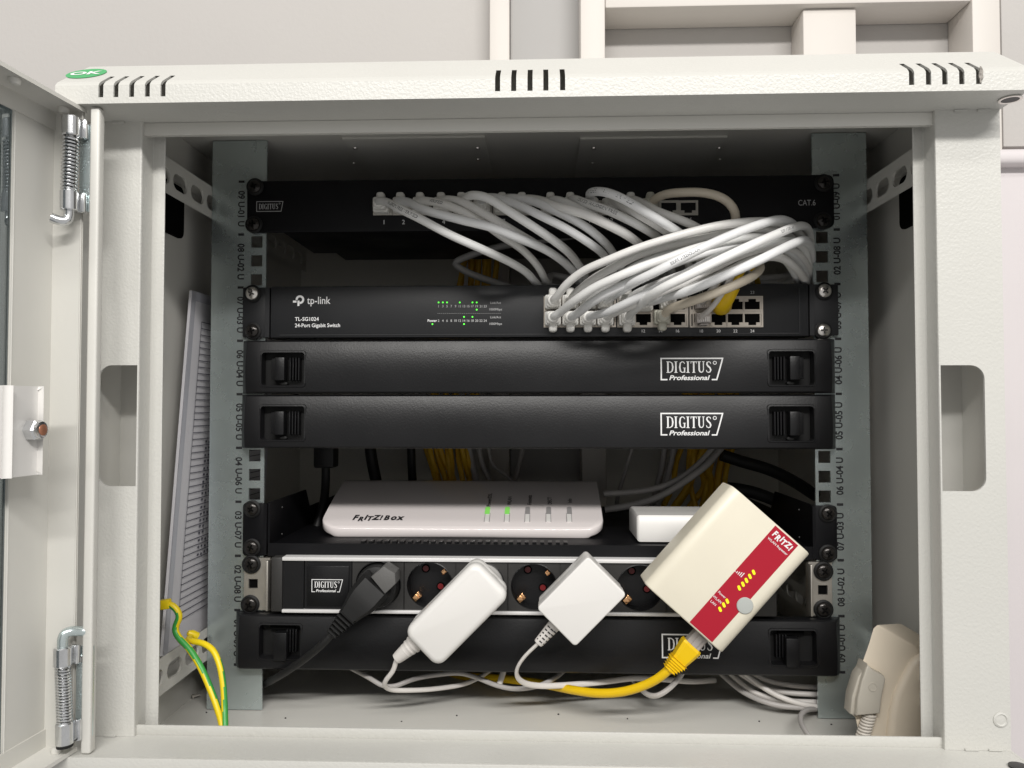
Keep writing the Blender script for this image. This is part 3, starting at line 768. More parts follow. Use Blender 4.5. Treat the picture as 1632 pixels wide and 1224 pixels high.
# round logo: ring with a foot and a dash
O = P(478, 477.5, yl); rr = 0.0027
g.stroke([(rr * math.cos(math.radians(a)), rr * math.sin(math.radians(a))) for a in range(-95, 186, 14)], 0.0017, O, X1, Z1, PRINT)
g.stroke([(-0.0012, -0.0008), (-0.0012, -0.0052)], 0.0017, O, X1, Z1, PRINT)
g.stroke([(-0.0058, -0.0016), (-0.0028, -0.0016)], 0.0017, O, X1, Z1, PRINT)
g.text('TL-SG1024', 0.0043, P(470, 508.5, yl), X1, Z1, PRINT, align='LEFT', bold=0.012)
g.text('24-Port Gigabit Switch', 0.0043, P(470, 519.5, yl), X1, Z1, PRINT, align='LEFT', bold=0.012, sx=.95)
lx = lambda k: 699 + k * 6.75
for k in range(12):
    g.text(str(2 * k + 1), 0.0027, P(lx(k), 488, yl), X1, Z1, PRINTG, bold=0.02); g.text(str(2 * k + 2), 0.0027, P(lx(k), 511, yl), X1, Z1, PRINTG, bold=0.02)
for (y_, t_) in ((482.5, 'Link/Act'), (493.5, '1000Mbps'), (505.5, 'Link/Act'), (516.5, '1000Mbps')):
    g.text(t_, 0.0026, P(790, y_, yl), X1, Z1, PRINTG, bold=0.01)
g.text('Power', 0.0029, P(689, 511, yl), X1, Z1, PRINT, bold=0.02)
for k in range(34):
    c = P(698 + k * 3.0, 499.5, yl); g.add([c + X1 * a + Z1 * b for a, b in ((-0.0004, -0.0001), (0.0004, -0.0001), (0.0004, 0.00012), (-0.0004, 0.00012))], [(0, 1, 2, 3)], PRINTG)
obj('lettering', g, sw, flat=True)
on = {(0, 482), (1, 482), (2, 482), (5, 482), (8, 482), (9, 482), (9, 493.5), (6, 505), (8, 505), (6, 516.5), (-1.45, 516.5)}
for k in range(12):
    for y_ in (482, 493.5, 505, 516.5):
        lit = (k, y_) in on
        g = G(); g.lathe(P(lx(k), y_, SYF), NY, [(0.00068, 0), (0.0006, 0.0003)], LEDG if lit else LEDOFF, 8); 
        if lit: obj('status_light', g, sw)
g = G(); g.lathe(P(lx(-1.45), 516.5, SYF), NY, [(0.00068, 0), (0.0006, 0.0003)], LEDG, 8); obj('status_light', g, sw)
for q, m_ in (((403, 468), NICKEL), ((403, 528), BSCREW), ((1313, 464), NICKEL), ((1311, 527), NICKEL)): screw(sw, *q, -0.0025, m_)

# ------------------------------------------------------------------ blank panels
def blank_panel(i, label, latches, px0, px1, mark):
    """i = rack row index (0 top)"""
    bp = thing('blank_panel', label, 'blank panel', (0, 0, row_z(i + 1)), group='black blank panels')
    zt, zb_ = row_z(i) - 0.0005, row_z(i + 1) + 0.0004
    yf = -0.0135; H = zt - zb_
    lat = []
    for (lx0, lx1, ly0, ly1) in latches:
        a, b = P(lx0, ly1, yf), P(lx1, ly0, yf); lat.append((a.x, b.x, a.z, b.z))
    lz0, lz1 = min(l[2] for l in lat), max(l[3] for l in lat)
    def face_y(z):
        f = (zt - z) / H                 # convex face: leans back towards its top edge
        return yf + 0.0040 * max(0.0, 1 - f / 0.62) ** 2 + 0.0016 * max(0.0, (f - 0.62) / 0.38) ** 2
    zs = sorted({zt - H * q for q in (.035, .06, .09, .13, .18, .24, .30, .37, .44, .52, .60, .70, .80, .90, .965)} | {lz0, lz1}, reverse=True)
    prof = [(0.0, zt), (face_y(zt) + 0.0022, zt - 0.0001), (face_y(zt) + 0.0007, zt - 0.0006)] + [(face_y(z), z) for z in zs] + [(-0.0112, zb_ + 0.0004), (-0.0100, zb_), (0.0, zb_)]
    xa, xb = P(px0, 600, -0.002).x, P(px1, 600, -0.002).x
    st = [(xa, 0.12), (xa + 0.0012, 0.3), (xa + 0.003, 0.62), (xa + 0.0062, 0.95), (xa + 0.008, 1.0)]
    for l in sorted(lat): st += [(l[0], 1.0), (l[1], 1.0)]
    mid = sorted(st + [(xa + (xb - xa) * k / 12, 1.0) for k in range(2, 11)])
    st = mid + [(xb - 0.008, 1.0), (xb - 0.0062, .95), (xb - 0.003, .62), (xb - 0.0012, .3), (xb, .12)]
    st = sorted(set(st))
    g = G(); V = [[V3((x, y * k, z)) for (y, z) in prof] for (x, k) in st]
    for i_ in range(len(st) - 1):
        for j in range(len(prof) - 1):
            if any(l[0] - 1e-7 <= st[i_][0] and st[i_ + 1][0] <= l[1] + 1e-7 for l in lat) and prof[j][1] <= lz1 + 1e-7 and prof[j + 1][1] >= lz0 - 1e-7: continue
            g.add([V[i_][j], V[i_ + 1][j], V[i_ + 1][j + 1], V[i_][j + 1]], [(0, 1, 2, 3)], BLACKT)
    for e in (0, -1):
        g.add(V[e], [tuple(range(len(prof)))], BLACKT)
    t = bmesh.new()
    for p in g.v: t.verts.new(p)
    t.verts.ensure_lookup_table()
    for f in g.f:
        try: t.faces.new([t.verts[k] for k in f])
        except ValueError: pass
    bmesh.ops.remove_doubles(t, verts=t.verts[:], dist=1e-6)
    g2 = G(); g2.bm(t, BLACKT)
    obj('faceplate', g2, bp, sharp=30)
    for n_, l in enumerate(sorted(lat)):
        g = G(); x0, x1, z0, z1 = l[0], l[1], lz0, lz1; dp = 0.010
        # raised rim
        r_ = 0.0011
        ro = rrect(x0 - r_, x1 + r_, z0 - r_, z1 + r_, 0.0030, 4); ri = rrect(x0 + 0.0007, x1 - 0.0007, z0 + 0.0007, z1 - 0.0007, 0.0022, 4)
        k = len(ro); yy = yf - 0.0006
        A = [V3((p.x, face_y(p.z) + 0.0004, p.z)) for p in xz(ro, 0)]; B = [V3((p.x, face_y(p.z) - 0.0006, p.z)) for p in xz(ro, 0)]; Cc = [V3((p.x, face_y(p.z) - 0.0006, p.z)) for p in xz(ri, 0)]; Dd = xz(ri, yf + dp)
        B = [b.lerp(c, .35) for b, c in zip(B, Cc)]
        for q in range(k):
            w_ = (q + 1) % k
            g.add([A[q], A[w_], B[w_], B[q]], [(0, 1, 2, 3)], BLACKT); g.add([B[q], B[w_], Cc[w_], Cc[q]], [(0, 1, 2, 3)], BLACKT)
            g.add([Cc[q], Cc[w_], Dd[w_], Dd[q]], [(0, 1, 2, 3)], BLACKT)
        g.add(Dd, [tuple(range(k))], BLACKM)
        rec = obj('latch_recess', g, bp)
        # sliding latch: wide tongue, deep rib slots beside it
        g = G(); c = V3(((x0 + x1) / 2, 0, (z0 + z1) / 2)); hh = (z1 - z0)
        sg = 1 if n_ == 0 else -1
        if mark == 'open':
            g.rbox((c.x + sg * 0.0010, yf + 0.0025, c.z - hh * .12), (0.0052, 0, 0), (0, 0.0045, 0), (0, 0, hh * .40), 0.0006, BLACKT, 2)
            g.box(c.x - 0.0100, c.x + 0.0100, yf + 0.006, yf + dp - 0.0002, c.z + hh * .30, c.z + hh * .44, BLACKH)
        else:
            g.rbox((c.x - sg * 0.0022, yf + 0.0030, c.z), (0.0040, 0, 0), (0, 0.0045, 0), (0, 0, hh * .33), 0.0008, BLACKT, 2)
            g.rbox((c.x - sg * 0.0045, yf + 0.0055, c.z), (0.0055, 0, 0), (0, 0.0035, 0), (0, 0, hh * .30), 0.0006, BLACKT, 2)
        for q in range(4):
            xx = c.x + sg * (0.0048 + q * 0.0024)
            g.rbox((xx, yf + 0.0066, c.z), (0.0006, 0, 0), (0, 0.003, 0), (0, 0, hh * .33), 0.0003, BLACKT, 1)
        g.lathe(V3((c.x, yf + 0.004, c.z - hh * .42)), NY, [(0.0034, -0.002), (0.003, 0.001), (0.002, 0.0014)], BLACKM, 14, flat=.5)
        obj('latch', g, bp)
    bp_face[bp.name] = face_y
    return bp
bp_face = {}
LB = 'black blank panel '
p1 = blank_panel(3, LB + 'directly under the network switch', ((415, 486, 560, 614), (1225, 1299, 560, 615)), 387, 1331, '')
p2 = blank_panel(4, LB + 'just above the white router on the shelf', ((413, 486, 646, 700), (1225, 1299, 648, 704)), 386, 1331, '')
p3 = blank_panel(8, LB + 'at the bottom, under the socket strip', ((411, 480, 996, 1050), (1227, 1303, 1005, 1061)), 380, 1334, 'open')
for bp, (q0, q1) in ((p1, ((1054, 605), (1152, 571))), (p2, ((1054, 693), (1152, 659))), (p3, ((1056, 1048), (1154, 1013)))):
    g = G(); a, b = P(*q0, -0.0139), P(*q1, -0.0139); brand_mark(g, -0.0139, a.x, b.x, a.z, b.z, PRINT)
    g.v = [V3((p.x, bp_face[bp.name](p.z) - 0.0003, p.z)) for p in g.v]; obj('lettering', g, bp, flat=True)

# ------------------------------------------------------------------ shelf
sh = thing('rack_shelf', 'black metal rack shelf carrying the white router', 'rack shelf', (0, 0, row_z(7)))
zt, zb_ = row_z(6) - 0.0005, row_z(7) + 0.0006
LZ = P(800, 868, -0.002).z
xa, xb = P(427, 850, 0).x, P(1297, 850, 0).x
g = G()
g.box(xa + 0.001, xb - 0.001, -0.0025, 0.0, zb_, LZ, BLACKP)
g.box(xa, xb, 0.0, 0.25, LZ - 0.003, LZ - 0.0015, BLACKP)
obj('tray', g, sh)
for sgn, x in ((1, xa), (-1, xb)):
    g = G(); y0 = 0.0
    poly = [(0.0, zt), (0.098, zt), (0.110, -0.0845), (0.25, -0.0845), (0.25, LZ - 0.002), (0.0, LZ - 0.002)]
    g.prism([V3((x, a, b)) for a, b in poly], (sgn * 0.0015, 0, 0), BLACKP)
    for q in ((0.03, -0.075), (0.03, -0.098)): g.lathe(V3((x + sgn * 0.0015, *q)), (sgn, 0, 0), [(0.001, 0), (0.0008, 0.0006)], DGREY, 8)
    obj('cheek_plate', g, sh)
for (p, q) in ((387, 423), (1297, 1334)):
    g = G(); x0, x1 = P(p, 845, -0.002).x, P(q, 845, -0.002).x
    g.prism(xz(rrect(x0, x1, zb_, zt, 0.003, 4), -0.0025), (0, 0.0025, 0), BLACKP, 0.0005)
    xi = x1 if p < 800 else x0; g.box(xi - 0.0012, xi + 0.0012, -0.003, 0.003, zb_ + 0.001, zt - 0.0005, BLACKP)
    obj('mounting_ear', g, sh)
g = G()
for k in range(27):
    c = P(579 + k * 12.4, 862, 0.006); g.box(c.x - 0.0016, c.x + 0.0016, 0.004, 0.014, LZ - 0.0015, LZ + 0.0010, BLACKT)
obj('rib', g, sh)
for q in ((402, 811), (402, 872), (1319, 818), (1319, 882)): screw(sh, *q, -0.0025, BSCREW)

# ------------------------------------------------------------------ router
RY = 0.038
ro = thing('router', 'glossy white router lying on the black shelf, two lights green', 'router', P(735, 868, RY))
x0, x1 = P(508, 840, RY).x, P(962.5, 840, RY).x
zf = P(735, 841, RY).z; zbm = P(735, 855.5, RY).z; zfl = LZ - 0.0012
crest = 0.088; Zc = P(745, 766, RY + crest).z
def r_top(s):
    if s <= crest:
        t = s / crest; return zf + (Zc - zf) * (t + 0.06 * math.sin(t * math.pi))
    t = (s - crest) / 0.07; return Zc - 0.030 * t * t - 0.004 * t
g = G(); NS, NX = 40, 44; R0 = 0.016; tot = crest + 0.065
rowsv = []
for i in range(NS + 1):
    # dense near the front edge
    s = tot * (i / NS) ** 1.6
    ins = R0 - math.sqrt(max(0, R0 * R0 - (R0 - s) ** 2)) if s < R0 else 0
    e = tot - s
    if e < 0.012: ins = max(ins, 0.012 - math.sqrt(max(0, 0.012 ** 2 - (0.012 - e) ** 2)))
    a, b = x0 + ins, x1 - ins
    rowsv.append([V3((a + (b - a) * k / NX, RY + s, r_top(s) - (0.0006 if s < 0.0005 else 0))) for k in range(NX + 1)])
for i in range(NS):
    for k in range(NX):
        g.add([rowsv[i][k], rowsv[i][k + 1], rowsv[i + 1][k + 1], rowsv[i + 1][k]], [(0, 1, 2, 3)], GLOSSW)
# side skirt following the outline: bright lip, then undercut dark base
outl = [r[0] for r in rowsv[::-1]] + rowsv[0][1:-1] + [r[-1] for r in rowsv]
ctr = V3(((x0 + x1) / 2, RY + 0.07, 0))
lip = zf - zbm
def down(p, dz, inn):
    d = V3((ctr.x - p.x, ctr.y - p.y, 0)); 
    return V3((p.x, p.y, p.z - dz)) + d.normalized() * inn
L1 = outl; L2 = [down(p, 0.0010, -0.0006) for p in outl]; L3 = [down(p, lip * .8, -0.0004) for p in outl]; L4 = [down(p, lip, 0.0012) for p in outl]
L5 = [V3((q.x, q.y, zfl + 0.001)) for q in [down(p, lip, 0.008) for p in outl]]
for A, B, m_ in ((L1, L2, GLOSSW), (L2, L3, GLOSSW), (L3, L4, GLOSSW), (L4, L5, BLACKM)):
    for i in range(len(A) - 1): g.add([A[i], A[i + 1], B[i + 1], B[i]], [(0, 1, 2, 3)], m_)
t = bmesh.new()
mi = []
for p in g.v: t.verts.new(p)
t.verts.ensure_lookup_table()
for f, m_ in zip(g.f, g.mi):
    nf = t.faces.new([t.verts[k] for k in f]); nf.material_index = m_
bmesh.ops.remove_doubles(t, verts=t.verts[:], dist=1e-6)
g2 = G(); g2.mats = g.mats; t.verts.index_update(); g2.v = [v.co.copy() for v in t.verts]; g2.f = [[v.index for v in f.verts] for f in t.faces]; g2.mi = [f.material_index for f in t.faces]; t.free()
obj('body', g2, ro, sharp=50)
def on_router(px, py):
    """point on the sloping lid under this pixel"""
    d = ray(px, py); lo, hi = 0.0, crest
    for _ in range(40):
        mid = (lo + hi) / 2; k = (RY + mid - CAM.y) / d.y; z = CAM.z + d.z * k
        if z > r_top(mid): lo = mid
        else: hi = mid
    k = (RY + lo - CAM.y) / d.y
    return CAM + d * k
sl = V3((0, crest, Zc - zf)).normalized(); sn = V3((0, -sl.z, sl.y))
g = G()
c = on_router(603, 826) + sn * 0.0004
x = -0.0225; 
for ch, hgt, up_, wd in (('F', .0088, .0006, .0050), ('R', .0074, -.0012, .0050), ('i', .0094, .0008, .0030), ('T', .0080, -.0006, .0050), ('Z', .0086, .0006, .0054), ('!', .0080, .0004, .0034), ('B', .0082, .0004, .0066), ('o', .0092, -.0002, .0060), ('x', .0092, -.0002, .0056)):
    g.text(ch, hgt * 1.35, c + X1 * (x + wd / 2) + sl * up_ * 1.5, X1, sl, INK, bold=0.045, shear=0.15, sx=.72); x += wd
obj('brand_mark', g, ro, flat=True)
g = G()
for k, (px, tt) in enumerate(((779, 'Power/DSL'), (811, 'WLAN'), (843, 'Festnetz'), (875, 'DECT'), (907, 'Info'))):
    g.text(tt, 0.0052, on_router(px + 1, 800 - len(tt) * .35) + sn * 0.0004, sl, -X1, INK, bold=0.01, sx=1.1)
obj('lettering', g, ro, flat=True)
for k, px in enumerate((777, 808.5, 841, 874.5, 907.5)):
    g = G(); c = on_router(px, 814); dx = (on_router(px + 4, 814) - on_router(px - 4, 814)).x / 2
    poly = [c + sn * 0.0002 + X1 * a + sl * b for a, b in rrect(-dx * .95, dx * .95, -0.0062, 0.0068, dx * .9, 4, (0, 0, 1, 1))]
    g.prism(poly, sn * 0.0003, LEDR if k < 2 else LEDRO)
    c2 = on_router(px - 0.5, 825)
    for s_ in (-1, 1): g.obox(c2 + sn * 0.0002 + X1 * s_ * dx * .95, X1 * 0.00025, sl * 0.0075, sn * 0.0003, LEDRO)
    g.obox(c2 + sn * 0.0001, X1 * dx * .85, sl * 0.0075, sn * 0.0003, ADAPT)
    obj('indicator_light', g, ro)
# small white box beside the router
mb = thing('modem', 'small white box on the shelf right of the router, behind the cream repeater', 'modem', P(1080, 868, 0.02))
g = G(); a, b = P(1015, 866, 0.016), P(1125, 823, 0.016)
yy = 0.016; zl = LZ - 0.0012
cs = [(yy + 0.0004, zl + 0.001), (yy, zl + 0.004), (yy + 0.0005, b.z - 0.003), (yy + 0.003, b.z + 0.0004), (yy + 0.0062, b.z), (yy + 0.055, b.z + 0.001), (yy + 0.058, b.z - 0.002), (yy + 0.058, zl)]
g.prism([V3((P(1015, 840, yy).x, p, q)) for p, q in cs], (0.072, 0, 0), ADAPT, 0.0030, 4)
obj('casing', g, mb)

# ------------------------------------------------------------------ socket strip
ps = thing('socket_strip', 'black rack power strip with round sockets and silver edges', 'power strip', (0, 0, row_z(8)))
QY = -0.011
xa, xb = P(432, 935, QY).x, P(1238, 940, QY).x
zt, zb_ = P(816, 890, QY).z, P(816, 979.5, QY).z
xm0, xm1 = P(450, 935, QY).x, P(1196, 940, QY).x
g = G(); g.box(xm0, xm1, QY + 0.0008, 0.035, zb_ + 0.001, zt - 0.001, BLACKM)
for z0, z1 in ((zb_, zb_ + 0.0026), (zt - 0.0030, zt)):
    g.rbox(((xm0 + xm1) / 2, QY + 0.012, (z0 + z1) / 2), ((xm1 - xm0) / 2, 0, 0), (0, 0.0135, 0), (0, 0, (z1 - z0) / 2), 0.0006, ALU, 2)
# body: leave room for the cups
g2 = G()
for z0, z1 in ((zb_, zb_ + 0.0026), (zt - 0.0030, zt)):
    g2.rbox(((xm0 + xm1) / 2, QY + 0.012, (z0 + z1) / 2), ((xm1 - xm0) / 2, 0, 0), (0, 0.0135, 0), (0, 0, (z1 - z0) / 2), 0.0006, ALU, 2)
g2.box(xm0, xm1, QY + 0.022, 0.035, zb_ + 0.001, zt - 0.001, BLACKM)
obj('profile', g2, ps)
for x0, x1 in ((xa, xm0), (xm1, xb)):
    g = G(); g.rbox(((x0 + x1) / 2, QY + 0.014, (zt + zb_) / 2), ((x1 - x0) / 2, 0, 0), (0, 0.0145, 0), (0, 0, (zt - zb_) / 2 - 0.0004), 0.0012, DGREY, 2); obj('end_cap', g, ps)
zi0, zi1 = zb_ + 0.0027, zt - 0.0031
# logo module
m0, m1 = P(485, 930, QY).x, P(560, 930, QY).x
g = G(); g.box(xm0 + 0.0003, m0 - 0.0006, QY + 0.0004, QY + 0.004, zi0, zi1, BLACKT); g.box(m0, m1, QY + 0.0008, QY + 0.004, zi0, zi1, BLACKT)
g.rbox(((m0 + m1) / 2, QY + 0.0008, (zi0 + zi1) / 2 - 0.001), ((m1 - m0) / 2 - 0.002, 0, 0), (0, 0.001, 0), (0, 0, (zi1 - zi0) / 2 - 0.003), 0.0005, BLACKT, 2)
obj('blank_module', g, ps)
g = G(); a, b = P(497, 943, QY - 0.0004), P(546, 924, QY - 0.0004); brand_mark(g, QY - 0.0004, a.x, b.x, a.z, b.z, PRINT); obj('lettering', g, ps, flat=True)
SKX = [603, 685, 768, 851, 935, 1020, 1104]
def socket(px, py):
    c = P(px, py, QY + 0.0006); R_ = 0.0186; hw = 0.0211
    N = 40; yq = QY + 0.0006
    g = G()
    circ = [V3((c.x + R_ * math.cos(a), yq, c.z + R_ * math.sin(a))) for a in [2 * math.pi * k / N for k in range(N)]]
    zc = (zi0 + zi1) / 2; hz = (zi1 - zi0) / 2
    sq = []
    for k in range(N):
        a = 2 * math.pi * k / N; ca, sa = math.cos(a), math.sin(a); m_ = max(abs(ca) / hw, abs(sa) / hz); sq.append(V3((c.x + ca / m_, yq, zc + sa / m_)))
    for cx_, cz_ in ((1, 1), (1, -1), (-1, 1), (-1, -1)):
        tgt = V3((c.x + cx_ * hw, yq, zc + cz_ * hz)); j = min(range(N), key=lambda q: (sq[q] - tgt).length); sq[j] = tgt
    for k in range(N):
        g.add([circ[k], circ[(k + 1) % N], sq[(k + 1) % N], sq[k]], [(0, 1, 2, 3)], DGREY)
    # cup
    b1 = [V3((p.x, yq + 0.013, p.z)) for p in circ]; r2 = [V3((c.x + (p.x - c.x) * .965, yq - 0.0004, c.z + (p.z - c.z) * .965)) for p in circ]; r3 = [V3((p.x, yq + 0.013, p.z)) for p in r2]
    for k in range(N):
        w_ = (k + 1) % N
        g.add([circ[k], circ[w_], r2[w_], r2[k]], [(0, 1, 2, 3)], BLACKT); g.add([r2[k], r2[w_], r3[w_], r3[k]], [(0, 1, 2, 3)], BLACKT)
    g.add(r3, [tuple(range(N))], BLACKT)
    so = obj('socket', g, ps)
    # pin holes with red shutters, earth clips
    dx, dz = 0.0061, -0.0072
    g = G()
    for s_ in (1, -1):
        q = V3((c.x + s_ * dx + 0.001, yq + 0.0128, c.z + s_ * dz + 0.0035)); g.lathe(q, NY, [(0.0034, 0), (0.0034, 0.0009), (0.0026, 0.0009), (0.0026, 0.0004)], BLACKH, 16); g.lathe(q, NY, [(0.0025, 0), (0.0024, 0.0007)], DRED, 14)
    obj('pin_shutter', g, so)
    for s_ in (1, -1):
        g = G(); e1 = V3((-0.74, 0, -0.67)) * s_; e2 = V3((0.67, 0, -0.74)); q = V3((c.x, 0, c.z)) + e1 * (R_ * .80)
        g.rbox(V3((q.x, yq + 0.0045, q.z)), e1 * (0.0022 if s_ > 0 else .0009), NY * (0.006 if s_ > 0 else .002), e2 * (0.0022 if s_ > 0 else .0010), 0.0006, COPPER, 2)
        if s_ > 0: g.rbox(V3((q.x, yq + 0.002, q.z)) - e1 * 0.0028, e1 * 0.0016, NY * 0.0028, e2 * 0.0026, 0.0007, COPPER, 2)
        obj('earth_clip', g, so)
for k, px in enumerate(SKX): socket(px, 931.5 + (px - 603) * 0.013)
g = G(); x_ = P(1104, 940, QY).x + 0.0213; g.box(x_, xm1, QY + 0.0006, QY + 0.004, zi0, zi1, DGREY); obj('blank_module', g, ps)
# zinc brackets
for (p, q, xh, hy) in ((389, 430, 404, 930), (1289, 1326, 1311, 940)):
    g = G(); x0, x1 = P(p, 935, -0.002).x, P(q, 935, -0.002).x
    zt2, zb2 = row_z(7) - 0.001, row_z(8) + 0.001
    c = P(xh, hy, -0.0015); h = 0.0038
    g.box(x0, c.x - h, -0.0022, 0.0, zb2, zt2, BRACK); g.box(c.x + h, x1, -0.0022, 0.0, zb2, zt2, BRACK)
    g.box(c.x - h, c.x + h, -0.0022, 0.0, c.z + h, zt2, BRACK); g.box(c.x - h, c.x + h, -0.0022, 0.0, zb2, c.z - h, BRACK)
    g.box(c.x - h - .0005, c.x + h + .0005, 0.0001, 0.0006, c.z - h - .0005, c.z + h + .0005, BLACKH)
    xi = x1 if p < 800 else x0; g.rbox((xi, -0.0035, (zt2 + zb2) / 2), (0.001, 0, 0), (0, 0.006, 0), (0, 0, (zt2 - zb2) / 2 - 0.001), 0.0006, BRACK, 2)
    obj('bracket', g, ps)
for q in ((401, 899), (399, 963), (1312, 910), (1312, 971)): screw(ps, *q, -0.0024, BSCREW, True, 0.0060)

# ------------------------------------------------------------------ cables: shared builders
def cable_mesh(path3, r, m_, **kw):
    g = G(); g.tube(path3, r, m_, **kw); return g
def px_path(pts, step=0.004): return spline([P(*p) for p in pts], step)
def print_on(path, r, text, s0, size, ang=None, material=None, up=None):
    """wrap a line of print on a cable"""
    vs, fs, x0, x1, y0, y1 = text_mesh(text, 0.0, 0.01, 1.0)
    fr = frames(path); L = [0]
    for i in range(1, len(path)): L.append(L[-1] + (path[i] - path[i - 1]).length)
    out = []
    for a, b in vs:
        s = s0 + (a - x0) * size
        i = 0
        while i < len(L) - 2 and L[i + 1] < s: i += 1
        t = min(1, max(0, (s - L[i]) / max(1e-9, L[i + 1] - L[i])))
        p = fr[i][0].lerp(fr[i + 1][0], t); tg = fr[i][1].lerp(fr[i + 1][1], t).normalized()
        view = (CAM - p).normalized() if up is None else V3(up)
        v = (view - tg * tg.dot(view)).normalized(); sd = v.cross(tg).normalized()
        if sd.z < 0: sd = -sd
        th = (b - (y0 + y1) / 2) * size / r + (ang or 0)
        out.append(p + (v * math.cos(th) + sd * math.sin(th)) * (r * 1.012))
    g = G(); g.add(out, fs, material or INKC); return g
R_C = 0.0032
def boot(g, px, py, y, m_, kind):
    """moulded plug boot in a jack; kind: 'p' patch panel, 't' top row, 'b' bottom row"""
    c = P(px, py, y); s = 1 if kind in 'pt' else -1
    g.rbox(c + V3((0, -0.0045, 0)), (0.0064, 0, 0), (0, 0.0055, 0), (0, 0, 0.0056), 0.0016, m_, 3)
    g.rbox(c + V3((0, -0.0115, 0.0)), (0.0052, 0, 0), (0, 0.0050, 0), (0, 0, 0.0050), 0.0020, m_, 3)
    # latch cover: a rounded tongue
    tz = 0.0074 if kind != 'p' else 0.0066
    g.rbox(c + V3((0, -0.0075, s * tz)), (0.0033, 0, 0), (0, 0.0045, 0), (0, 0, 0.0036), 0.0022, m_, 3)
    g.lathe(c + V3((0, -0.015, 0)), NY, [(0.0048, 0), (0.0047, 0.0022), (0.0040, 0.0036), (0.0034, 0.0040)], m_, 18)
    return c + V3((0, -0.017, 0))

panel_paths = [
 [(616, 322, -.030), (639, 334, -.040), (668, 348, -.046), (717, 374, -.046), (766, 396, -.040), (815, 419, -.026), (841, 436, -.008), (858, 455, .010)],
 [(650, 322, -.030), (678, 335, -.040), (737, 351, -.046), (786, 363, -.046), (825, 379, -.042), (864, 395, -.034), (900, 419, -.016), (920, 440, .002), (930, 458, .018)],
 [(680, 320, -.028), (715, 328, -.034), (760, 348, -.034), (796, 374, -.030), (830, 396, -.022), (857, 424, -.006), (872, 451, .012)],
 [(712, 318, -.028), (737, 322, -.034), (776, 343, -.038), (815, 366, -.036), (854, 389, -.032), (889, 410, -.018), (912, 430, 0), (925, 455, .02)],
 [(740, 316, -.030), (755, 311, -.040), (776, 315, -.046), (815, 339, -.050), (854, 364, -.046), (889, 388, -.036), (915, 412, -.018), (932, 440, .006), (940, 460, .022)],
 [(774, 315, -.028), (796, 316, -.036), (831, 329, -.044), (864, 345, -.050), (900, 363, -.048), (940, 388, -.040), (965, 410, -.022), (980, 440, .005), (985, 460, .025)],
 [(806, 316, -.026), (825, 316, -.032), (850, 321, -.036), (879, 333, -.042), (928, 358, -.044), (958, 381, -.036), (978, 405, -.018), (995, 440, .008), (1000, 460, .026)],
 [(837, 317, -.026), (860, 319, -.034), (889, 330, -.044), (928, 340, -.050), (968, 358, -.050), (1005, 378, -.042), (1030, 405, -.02), (1040, 440, .01), (1045, 460, .028)],
 [(882, 318, -.024), (900, 322, -.030), (928, 335, -.034), (960, 352, -.038), (995, 370, -.036), (1020, 392, -.024), (1040, 430, .005), (1048, 460, .03)],
 [(913, 317, -.026), (938, 325, -.036), (970, 336, -.042), (1000, 350, -.044), (1030, 366, -.040), (1055, 388, -.022), (1070, 430, .008), (1075, 460, .03)],
 [(940, 308, -.034), (955, 305, -.044), (972, 308, -.050), (997, 319, -.054), (1026, 336, -.056), (1056, 354, -.054), (1085, 373, -.044), (1110, 400, -.02), (1120, 435, .012), (1120, 460, .03)],
 [(976, 320, -.026), (1000, 334, -.040), (1030, 349, -.046), (1060, 368, -.042), (1085, 392, -.024), (1100, 430, .008), (1105, 460, .03)],
 [(1008, 318, -.024), (1028, 326, -.034), (1050, 338, -.040), (1075, 347, -.042), (1100, 357, -.040), (1125, 375, -.028), (1140, 410, -.004), (1150, 455, .03)],
]
